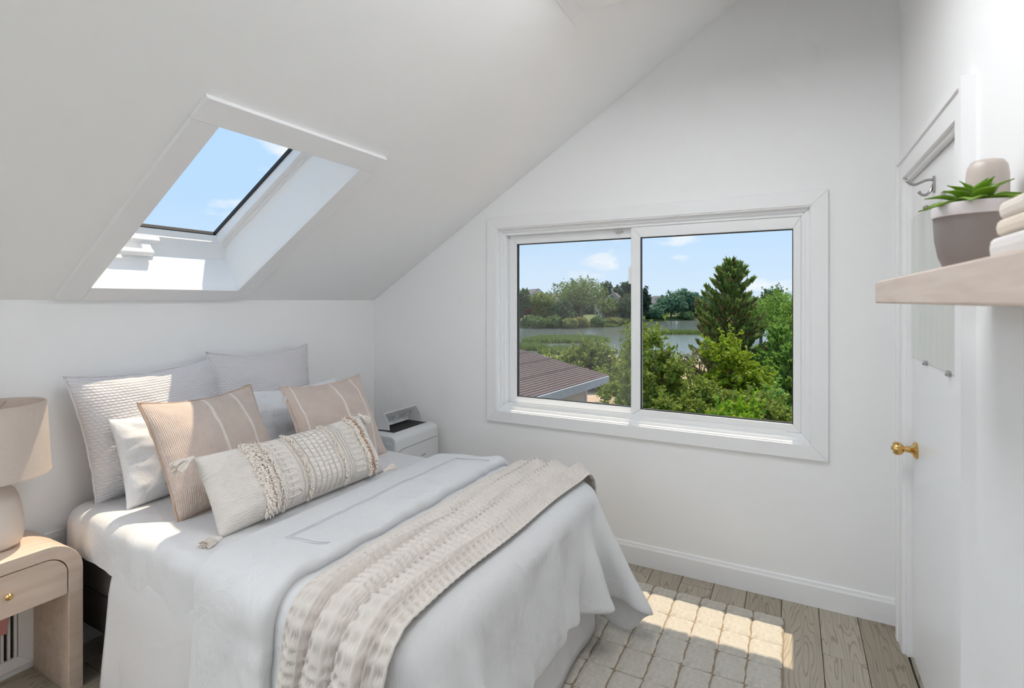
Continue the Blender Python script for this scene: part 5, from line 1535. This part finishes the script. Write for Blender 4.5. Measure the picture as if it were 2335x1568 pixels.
# ---- far trees (x, y, top z, crown radius, leaf kind, label)
FT = [
    (-36.0, 96.4, 6.09, 5.27, 'round', 'large spreading tree in the middle of the far shore', 26, 0.30),
    (-41.0, 89.2, 3.62, 2.53, 'round_l', 'yellow-green tree in front of the white house', 12, 0.10),
    (-36.5, 88.2, 1.66, 2.14, 'dark', 'dark rounded tree left of the large spreading tree', 12, 0.05),
    (-43.8, 86.6, 4.25, 1.37, 'dark', 'tall dark tree at the left edge of the window', 9, 0.10),
    (-45.1, 88.1, 2.98, 1.65, 'round', 'olive tree beside the white house at the left edge', 9, 0.10),
    (-38.3, 117.8, 6.08, 2.03, 'pine', 'puffy pine rising behind the large spreading tree', 10, 0.35),
    (-31.1, 110.3, 6.63, 2.43, 'pine', 'tall open pine next to the window mullion', 9, 0.45),
    (-28.8, 104.7, 2.74, 2.21, 'dark', 'dark tree under the tall open pine', 12, 0.05),
    (-29.4, 118.0, 4.55, 1.77, 'pine', 'narrow pine just right of the window mullion', 9, 0.2),
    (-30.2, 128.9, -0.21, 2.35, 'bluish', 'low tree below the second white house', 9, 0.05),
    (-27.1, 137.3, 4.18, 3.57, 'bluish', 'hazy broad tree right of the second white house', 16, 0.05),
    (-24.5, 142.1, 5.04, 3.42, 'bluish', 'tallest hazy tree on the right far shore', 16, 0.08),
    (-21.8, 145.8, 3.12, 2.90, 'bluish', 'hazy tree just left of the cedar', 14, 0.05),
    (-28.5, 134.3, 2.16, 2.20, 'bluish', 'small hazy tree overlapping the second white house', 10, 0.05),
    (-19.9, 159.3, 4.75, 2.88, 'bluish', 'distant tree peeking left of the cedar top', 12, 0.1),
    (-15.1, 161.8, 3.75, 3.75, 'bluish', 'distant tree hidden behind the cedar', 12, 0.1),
    (-3.2, 68.5, 2.43, 2.6, 'bright', 'bright leafy tree right behind the cedar', 15, 0.1),
    (-0.6, 65.3, 2.76, 2.7, 'bright', 'bright leafy tree at the right edge of the window', 16, 0.1),
    (-2.5, 83.6, 3.75, 1.88, 'dark', 'dark pointed tree top above the bright woodland', 9, 0.2),
    (0.7, 57.0, 2.38, 2.4, 'bright', 'bright leafy tree cut off by the right window edge', 14, 0.1),
    (-39.2, 99.5, 2.6, 2.6, 'dark', 'dark tree filling the gap behind the yellow-green tree', 12, 0.05),
    (-33.2, 104.5, 2.0, 2.6, 'round', 'olive tree between the large tree and the grey house', 12, 0.05),
    (-48.5, 104.0, 1.3, 3.0, 'dark', 'dark tree in front of the white house', 12, 0.05),
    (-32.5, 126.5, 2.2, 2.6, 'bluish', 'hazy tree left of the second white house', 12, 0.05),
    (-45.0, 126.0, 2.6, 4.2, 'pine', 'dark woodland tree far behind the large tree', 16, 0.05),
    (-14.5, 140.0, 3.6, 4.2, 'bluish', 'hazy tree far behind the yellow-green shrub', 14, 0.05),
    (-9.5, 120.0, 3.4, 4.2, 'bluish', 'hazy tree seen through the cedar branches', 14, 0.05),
    (-4.9, 69.8, 1.82, 2.0, 'bright', 'small bright tree between cedar and woodland', 12, 0.1),
]
for k, (x, y, zt_, R_, kd, lab, nb, cb) in enumerate(FT):
    gz = -2.75 if y > 80 else -3.6
    zb_ = gz + (zt_ - gz) * cb
    dist = math.hypot(x, y)
    br = 0.30 if kd == 'pine' else 0.38
    R_ *= 1.22; bl = crown_blobs(x, y, zt_, zb_, R_, nb * 3, 100 + k, 0.75, br)
    if kd == 'pine' and cb > 0.3: bl = bl[::3]
    lf = 0.0024 * dist
    area_ = R_ * (zt_ - zb_)
    nleaf = int(min(14000, max(3500, 12.0 * area_ / (lf * lf) * 0.55)))
    bush('shore_tree', lab, 'tree', (x, y, gz - 0.2), bl, nleaf, lf * 1.35, kd, 200 + k, 'trees on the far shore', trunk_r=0.05 * R_ + 0.05, sprigs=40, sprig_len=0.9)
FB = [(-41.1, 83.5, -0.82, 1.63, 'bush'), (-38.8, 83.6, -1.26, 1.76, 'bush'), (-37.2, 85.6, -0.82, 1.71, 'bush'), (-34.2, 86.0, -1.41, 1.53, 'bushy'),
      (-33.0, 88.9, -1.32, 1.80, 'bushy'), (-31.6, 93.0, -1.25, 1.62, 'bush'), (-30.5, 98.2, -1.53, 1.85, 'bushy'), (-29.1, 102.3, -1.79, 1.73, 'bushy'),
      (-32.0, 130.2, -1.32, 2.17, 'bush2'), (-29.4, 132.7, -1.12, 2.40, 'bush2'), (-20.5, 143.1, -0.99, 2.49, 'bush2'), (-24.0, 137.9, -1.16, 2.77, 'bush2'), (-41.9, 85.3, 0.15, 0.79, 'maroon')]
FBL = {'bush': 'low green shrub in the hedge along the left far shore', 'bushy': 'low tawny shrub along the left far shore', 'bush2': 'low shrub along the right far shore', 'maroon': 'small maroon-leaved tree on the left far shore'}
FBN = ['low green shrub at the left end of the far shore', 'low green shrub below the yellow-green shore tree', 'low green shrub in front of the dark rounded tree',
       'low tawny shrub left of the large spreading tree', 'low tawny shrub under the large spreading tree', 'low green shrub beside the white outdoor stair',
       'low tawny shrub below the grey shingled house', 'low tawny shrub at the waterline next to the window mullion', 'low shrub on the far shore just right of the mullion',
       'low shrub below the second white house', 'low shrub at the waterline just left of the cedar', 'low shrub under the tallest hazy tree', 'small maroon-leaved tree on the left far shore']
for k, (x, y, zt_, R_, kd) in enumerate(FB):
    bl = crown_blobs(x, y, zt_, -3.2 if kd != 'maroon' else -1.2, R_, 10, 300 + k, 0.8, 0.42)
    bush('shore_shrub', FBN[k], 'shrub', (x, y, -3.2), bl, 1800, 0.32, kd, 320 + k, 'shrubs of kind %s on the far shore' % kd, trunk_r=0.08)
# ---- houses beyond the pond
M['h_white'] = simple('white_clapboard', C(226, 228, 230), 0.8)
M['h_grey'] = simple('weathered_shingle_grey', C(150, 150, 152), 0.9, var=0.1, vscale=2)
M['h_roof'] = simple('grey_asphalt_roof', C(112, 108, 110), 0.9)
M['h_pane'] = simple('dark_window_pane', (0.03, 0.035, 0.045, 1), 0.15)
def house(label, x, y, z0, w, d, hw, hr, rz, wall, wins):
    h = empty('house', (x, y, z0), rz); tag(h, label, 'house')
    mb = MB(); mb.prism([(-w / 2, 0), (w / 2, 0), (w / 2, hw), (0, hw + hr), (-w / 2, hw)], lambda p: (p[0], -d / 2, p[1]), lambda p: (p[0], d / 2, p[1]))
    mb.build('walls', M[wall], h)
    ov = 0.35; k = hr / (w / 2)
    for s_ in (-1, 1):
        pts = [(0, hw + hr + 0.06), (s_ * (w / 2 + ov), hw - ov * k + 0.06), (s_ * (w / 2 + ov), hw - ov * k + 0.26), (0, hw + hr + 0.28)]
        MB().prism(pts, lambda p: (p[0], -d / 2 - ov, p[1]), lambda p: (p[0], d / 2 + ov, p[1])).build('roof', M['h_roof'], h)
        pts = [(0, hw + hr + 0.05), (s_ * (w / 2 + ov), hw - ov * k + 0.05), (s_ * (w / 2 + ov), hw - ov * k - 0.17), (0, hw + hr - 0.17)]
        MB().prism(pts, lambda p: (p[0], -d / 2 - ov - .04, p[1]), lambda p: (p[0], -d / 2 - ov + .04, p[1])).build('rake_board', M['h_white'], h)
    for (wx, wz, ww, wh) in wins:
        f = MB().frame(lambda a, b, dd: (a, -d / 2 - dd, b), wx - ww / 2, wx + ww / 2, wz, wz + wh, 0.10, -0.02, 0.08).build('window', M['h_white'], h)
        MB().box(wx - ww / 2 + .08, wx + ww / 2 - .08, -d / 2 - 0.03, -d / 2 - 0.001, wz + .08, wz + wh - .08).build('pane', M['h_pane'], f)
        MB().box(wx - .04, wx + .04, -d / 2 - 0.06, -d / 2 - 0.03, wz + .08, wz + wh - .08).build('mullion', M['h_white'], f)
    return h
aim = lambda x, y: math.atan2(-x, y) * 1.0
house('white clapboard house with grey roof at the left edge of the view', -56.35, 117.6, -2.2, 5.2, 9, 4.2, 2.2, aim(-56, 117) + 0.25, 'h_white', [(-1.5, 2.2, 0.9, 1.6), (0.2, 2.0, 1.0, 1.9), (1.6, 2.2, 0.7, 1.3), (0.2, 4.6, 0.5, 0.7)])
house('grey shingled house beside the large spreading tree', -34.4, 114.6, -2.5, 5.4, 9, 3.2, 2.4, aim(-34, 114) - 0.2, 'h_grey', [(-1.0, 1.7, 1.0, 1.3), (1.5, 1.7, 0.9, 1.3)])
house('white house half hidden in the hazy trees', -33.2, 153.0, -2.0, 5.0, 8, 2.8, 1.9, aim(-33, 153) + 0.5, 'h_white', [(-0.8, 1.6, 0.7, 1.2)])
house('distant grey roofed house between the left shore trees', -56.2, 129.0, -2.2, 6.0, 8, 3.2, 2.3, aim(-56, 129) - 0.4, 'h_grey', [(0, 1.5, 0.9, 1.3)])
# white outdoor stair on the far bank
st = empty('garden_stair', (-32.8, 100.4, -2.6), aim(-33, 100)); tag(st, 'white outdoor stair below the grey shingled house', 'stair')
for k in range(7):
    MB().box(-1.6 + k * 0.22, -1.6 + k * 0.22 + 0.3, -0.5, 0.5, 2.6 - k * 0.36, 2.66 - k * 0.36).build('tread', M['h_white'], st)
for yy in (-0.5, 0.46):
    MB().hexa([(-1.6 + a * 1.75, yy + b * .05, 2.5 - a * 2.6 + c * 0.22) for a in (0, 1) for b in (0, 1) for c in (0, 1)]).build('stringer', M['h_white'], st)
    MB().hexa([(-1.6 + a * 1.75, yy + b * .05, 3.4 - a * 2.6 + c * 0.08) for a in (0, 1) for b in (0, 1) for c in (0, 1)]).build('handrail', M['h_white'], st)
for k in range(4):
    MB().box(-1.6 + k * .55, -1.53 + k * .55, -0.5, -0.44, 0.0, 3.4 - k * 0.82).build('post', M['h_white'], st)

# ---- neighbour's shed: low shingled roof, fascia, clapboard siding
M['shingle'] = simple('brown_asphalt_shingle', C(104, 90, 90), 0.95, bump=0.5, bscale=60, var=0.16, vscale=14)
M['shingle_dark'] = simple('brown_asphalt_shingle_dark', C(84, 72, 74), 0.95, bump=0.5, bscale=60, var=0.16, vscale=14)
M['siding'] = simple('pale_grey_clapboard', C(186, 190, 196), 0.75)
M['fascia'] = simple('blue_grey_fascia', C(186, 194, 204), 0.7, var=0.06, vscale=8)
M['soffit'] = simple('tan_soffit', C(190, 178, 160), 0.8)
SHX, SHZ, SHY0, SHY1 = -4.62, -0.60, 6.0, 14.3
shed = empty('garden_shed', (SHX - 3, 10.5, -3.0)); tag(shed, 'neighbouring shed with brown shingled roof and pale clapboard wall', 'shed')
SO = Vector(shed.location)
PIT = 0.195
def roofp(a, y, d): return (SHX - a, y, SHZ + PIT * a + d)       # a = distance up the slope from the eave
def sb(mb, name, mat, parent=shed, **k):
    o = mb.build(name, mat, parent, **k); rel(o, SO); return o
roof = sb(MB().hexa([roofp(a, y, d) for a in (0.0, 3.2) for y in (SHY0, SHY1) for d in (-0.10, 0.0)]), 'roof_deck', M['shingle_dark'])
sb(MB().hexa([(SHX - 3.2 - (a * 3.0), y, SHZ + PIT * 3.2 - PIT * a * 3.0 + d) for a in (0, 1) for y in (SHY0, SHY1) for d in (-0.10, 0.03)]), 'roof_back', M['shingle'])
nc = 29
for k in range(nc):
    a0 = k * 3.2 / nc; a1 = a0 + 3.2 / nc * 1.12
    th0, th1 = (0.030, 0.012)
    mt = M['shingle_dark'] if k in (8, 16, 23) else M['shingle']
    q = sb(MB().hexa([roofp(a, y + (0.02 if False else 0), d) for a, dd in ((a0, th0), (a1, th1)) for y in (SHY0, SHY1 + 0.03) for d in (0.0, dd)]), 'shingle_course', mt, roof)
sb(MB().hexa([roofp(a, y, d) for a in (-0.03, 0.012) for y in (SHY0, SHY1 + 0.01) for d in (-0.20, 0.005)]), 'fascia', M['fascia'])
sb(MB().hexa([(x, y, SHZ + PIT * (SHX - x) - 0.12 + d) for x in (SHX - 3.2, SHX + 0.0) for y in (SHY1 - 0.01, SHY1 + 0.02) for d in (-0.1, 0.1)]), 'rake_board', M['fascia'])
sb(MB().box(SHX - 0.45, SHX - 0.012, SHY0, SHY1, SHZ - 0.21, SHZ - 0.19), 'soffit', M['soffit'])
sb(MB().box(SHX - 6.0, SHX - 0.40, SHY0 + 0.3, SHY1 - 0.62, -3.0, SHZ - 0.2), 'wall_core', M['siding'])
bz = SHZ - 0.22
k = 0
while bz > -2.9:
    z1 = bz; z0 = bz - 0.118
    sb(MB().prism([(SHX - 0.40, z0), (SHX - 0.372, z0), (SHX - 0.385, z1), (SHX - 0.40, z1)], lambda p: (p[0], SHY0 + 0.3, p[1]), lambda p: (p[0], SHY1 - 0.68, p[1])), 'siding_board', M['siding'])
    bz -= 0.118
sb(MB().box(SHX - 0.405, SHX - 0.36, SHY1 - 0.70, SHY1 - 0.60, -3.0, SHZ - 0.2), 'corner_board', M['fascia'])
shed.location = (-7.91, 10.82, -3.0); shed.rotation_euler = (0, 0, -0.10)
M['timber'] = simple('tan_timber', C(178, 132, 92), 0.85)
bx_ = empty('raised_planter', (-8.6, 27.0, -3.0), 0.2); tag(bx_, 'small tan timber planter box on the sand beyond the shed', 'planter')
for k in range(3):
    MB().box(-0.7, 0.7, -0.5, -0.45, 0.02 + k * 0.2, 0.2 + k * 0.2).build('plank', M['timber'], bx_)
for s_ in (-0.72, 0.67):
    MB().box(s_, s_ + 0.05, -0.5, 0.5, 0.0, 0.62).build('side_panel', M['timber'], bx_)
MB().box(-0.67, 0.67, -0.45, 0.5, 0.0, 0.5).build('soil', M['soil'], bx_)

# ---- red cedar: tiers of upswept branches carrying sprays
def conifer(label, x, y, ztop, zbot, Rb, seed, nbr, nspray, mat, dead=0.25, name='cedar_tree', size=0.16, flat=0.55):
    rng = np.random.default_rng(seed)
    root = empty(name, (x, y, zbot)); tag(root, label, 'tree')
    B = np.array([x, y, zbot]); Hh = ztop - zbot
    MB().tube([(0.03 * math.sin(t * 5), 0.03 * math.cos(t * 4), Hh * t * 0.985) for t in np.linspace(0, 1, 9)], [0.11 * (1 - 0.93 * t) + 0.006 for t in np.linspace(0, 1, 9)], 8).build('trunk', M['bark'], root, True)
    P1, A1, P2, A2 = [], [], [], []
    mbr = MB()
    for k in range(nbr):
        f = (k + rng.random()) / nbr                     # 0 bottom .. 1 top
        f = f ** 0.85
        z = Hh * (0.10 + 0.90 * f)
        env = Rb * (1 - f) ** 0.72 * rng.uniform(0.45, 1.15) + 0.08
        az = k * 2.39996 + rng.normal(0, .3)
        d = np.array([math.cos(az), math.sin(az), 0])
        rise = 0.30 + 0.55 * f
        s0 = np.array([0, 0, z - rise * env * 0.5]); e0 = s0 + d * env + np.array([0, 0, rise * env])
        if k % 2 == 0: mbr.tube([s0, (s0 + e0) / 2 + np.array([0, 0, -0.05]), e0 - d * env * .1], [0.016, 0.010, 0.004], 4)
        m = max(12, int(nspray * env / (Rb * 0.5)))
        t = rng.uniform(0.22, 1.0, m) ** 0.75
        side = np.array([-d[1], d[0], 0])
        wd = (0.20 * env + 0.05) * (1.12 - t)
        pp = s0 + (e0 - s0) * t[:, None] + side * (rng.normal(0, .5, m) * wd)[:, None] + np.array([0, 0, 1]) * (rng.normal(0, .35, m) * wd * flat + 0.03)[:, None]
        ax = d * 0.7 + np.array([0, 0, 0.9]) + rng.normal(0, .35, (m, 3))
        isd = rng.random(m) < dead * (1.35 - t) * (1.2 - f)
        P1.append(pp[~isd]); A1.append(ax[~isd]); P2.append(pp[isd]); A2.append(ax[isd])
    q = mbr.build('branches', M['bark'], root); q['kind'] = 'stuff'
    for nm, PP, AA, mt in (('foliage', P1, A1, mat), ('dry_foliage', P2, A2, 'cedar_dead')):
        PP = np.concatenate(PP); AA = np.concatenate(AA)
        if len(PP) == 0: continue
        Nn = rand_unit(rng, len(PP)) + np.array([0, 0, .2]); AAn = AA / np.linalg.norm(AA, axis=1, keepdims=True)
        Nn = Nn - (Nn * AAn).sum(1, keepdims=True) * AAn; Nn /= np.linalg.norm(Nn, axis=1, keepdims=True) + 1e-9
        V, F = leaf_quads(PP, Nn, size, rng, 3.2, AAn)
        o = mesh_np(nm, V, F, LM[mt], root); o['kind'] = 'stuff'
conifer('tall pointed red cedar rising above the shrubs', -1.613, 17.26, 2.69, -3.0, 2.0, 11, 150, 115, 'cedar', 0.6, size=0.17)
conifer('dark green juniper at the lower right window edge', -0.02, 13.4, 0.42, -3.0, 1.2, 12, 90, 120, 'juniper', 0.06, name='juniper_tree', size=0.13)
conifer('feathery juniper between the cedar and the window edge', -0.30, 16.2, 0.72, -3.0, 1.5, 13, 100, 110, 'juniper', 0.10, name='juniper_tree', size=0.15)
# ---- shrubs near the house
def clump(name, label, spots, nleaf, leaf, mat, seed, group='shrubs outside the window', twigs=40, sub=7, tr=0.05):
    """spots: (x, y, ztop, r) ; each becomes a few overlapping leaf blobs reaching down"""
    rr = random.Random(seed); bl = []
    for (x, y, zt_, r) in spots:
        for k in range(int(sub * 2.2)):
            a = rr.uniform(0, 2 * PI); q = math.sqrt(rr.random()) * 0.95 * r; s_ = r * rr.uniform(0.14, 0.34)
            bl.append(((x + q * math.cos(a), y + q * math.sin(a), zt_ - s_ * .7 - (q / r) ** 2 * r * 0.55 - rr.random() ** 1.6 * r * 0.9), (s_, s_, s_ * rr.uniform(.5, .8))))
    bx = sum(s[0] for s in spots) / len(spots); by = sum(s[1] for s in spots) / len(spots)
    return bush(name, label, 'shrub', (bx, by, -3.0), bl, nleaf, leaf, mat, seed, group, trunk_r=tr, twigs=twigs, fill=0.7, sprigs=int(nleaf / 110), sprig_len=leaf * 5)
clump('leafy_shrub', 'leafy shrub along the left side of the right pane', [(-2.45, 10.1, 1.02, 0.42), (-2.3, 9.9, 0.62, 0.55), (-2.6, 10.2, 0.35, 0.8), (-2.1, 9.7, 0.02, 0.7), (-2.1, 9.5, -0.2, 0.9), (-2.3, 9.3, -0.5, 0.9)], 20000, 0.066, 'shrub', 41, twigs=70, sub=9)
clump('leafy_shrub', 'bushy shrub behind the window mullion with loose branches', [(-3.0, 11.9, 0.72, 0.62), (-2.95, 11.7, 0.25, 0.68), (-3.05, 12.0, -0.2, 0.62), (-2.9, 11.5, -0.7, 0.7)], 15000, 0.070, 'shrub', 42, twigs=50, sub=8)
clump('leafy_shrub', 'yellow-green rounded shrub in front of the cedar', [(-1.30, 11.9, 0.72, 0.42), (-1.08, 11.8, 0.62, 0.50), (-0.82, 11.7, 0.38, 0.5), (-1.35, 11.6, 0.1, 0.5), (-0.6, 11.6, 0.1, 0.5), (-1.1, 11.4, 0.0, 0.6)], 13000, 0.066, 'shrub_y', 43, twigs=50, sub=9)
clump('leafy_shrub', 'tangled green shrub filling the middle of the right pane', [(-1.6, 9.5, 0.10, 0.8), (-1.2, 9.5, 0.12, 0.8), (-1.75, 9.2, -0.1, 0.85), (-0.85, 9.6, 0.10, 0.75), (-1.3, 9.0, -0.35, 0.85), (-0.75, 9.3, -0.3, 0.75), (-0.45, 9.7, -0.05, 0.6)], 30000, 0.060, 'shrub', 44, twigs=160, sub=9)
clump('leafy_shrub', 'dry twiggy shrub with bare pale branches', [(-1.85, 12.0, 0.62, 0.42), (-1.7, 11.9, 0.4, 0.5)], 500, 0.05, 'bushy', 45, twigs=170, sub=6)
clump('vine_shrub', 'bright vine leaves climbing at the bottom of the right pane', [(-0.72, 8.4, 0.02, 0.42), (-0.95, 8.2, -0.30, 0.55), (-0.62, 8.2, -0.35, 0.5), (-1.25, 8.0, -0.50, 0.5), (-0.35, 8.3, -0.55, 0.45), (-1.6, 7.9, -0.55, 0.45)], 6500, 0.065, 'vine', 46, twigs=30, sub=8)
clump('leafy_shrub', 'dark shrub in the lower right corner of the window', [(-0.10, 10.6, -0.05, 0.8), (0.1, 10.2, -0.5, 0.8), (-0.35, 10.9, -0.1, 0.7)], 10000, 0.065, 'juniper', 47, twigs=40, sub=8)
clump('rounded_shrub', 'rounded olive shrub on the sand beyond the shed', [(-9.2, 25.7, -0.60, 1.15), (-8.6, 25.9, -0.72, 1.1), (-9.7, 25.6, -0.95, 1.0), (-8.2, 25.6, -1.1, 0.9), (-9.0, 25.4, -1.3, 1.1)], 16000, 0.12, 'round_l', 48, twigs=60, sub=9)
clump('rounded_shrub', 'small green shrub left of the rounded olive shrub', [(-12.5, 29.6, -1.75, 0.9), (-11.6, 29.4, -1.85, 0.8), (-13.6, 30.2, -2.0, 0.8)], 3500, 0.13, 'shrub', 49, twigs=20)
clump('rounded_shrub', 'green shrub between the shed and the sand', [(-6.9, 22.6, -1.55, 0.8), (-6.2, 22.2, -1.3, 0.8), (-5.9, 21.8, -2.0, 0.7)], 4500, 0.10, 'shrub', 50, twigs=30)
clump('rounded_shrub', 'small reddish twiggy bush beside the mown grass', [(-5.35, 19.4, -1.75, 0.45), (-5.2, 19.2, -2.1, 0.5)], 1600, 0.07, 'bushy', 51, twigs=60)

# ---- the planting goes on to the right of the window's view
for k, (x, y, zt_, R_, lab) in enumerate([(3.6, 52.0, 3.2, 3.4, 'bright leafy tree in the woodland right of the window view'), (8.5, 44.0, 3.6, 3.6, 'broad bright tree farther right of the window view'), (14.0, 38.0, 3.4, 3.8, 'broad bright tree at the far right of the garden')]):
    bush('woodland_tree', lab, 'tree', (x, y, -3.0), crown_blobs(x, y, zt_, -2.6, R_, 44, 500 + k, 0.75, 0.38), 9000, 0.17, 'bright', 520 + k, 'woodland right of the view', trunk_r=0.2, sprigs=30, sprig_len=0.7)
clump('leafy_shrub', 'spreading shrub just right of the window view', [(1.0, 10.6, 0.0, 0.9), (1.7, 11.2, 0.2, 1.0), (2.5, 10.8, 0.0, 1.0), (1.4, 10.0, -0.6, 1.0), (2.2, 10.0, -0.7, 1.0), (3.4, 11.0, 0.1, 1.0)], 20000, 0.075, 'shrub', 61, twigs=60, sub=8)
conifer('tall cedar right of the window view', 2.6, 17.5, 2.2, -3.0, 1.8, 62, 110, 100, 'cedar', 0.4, size=0.18)
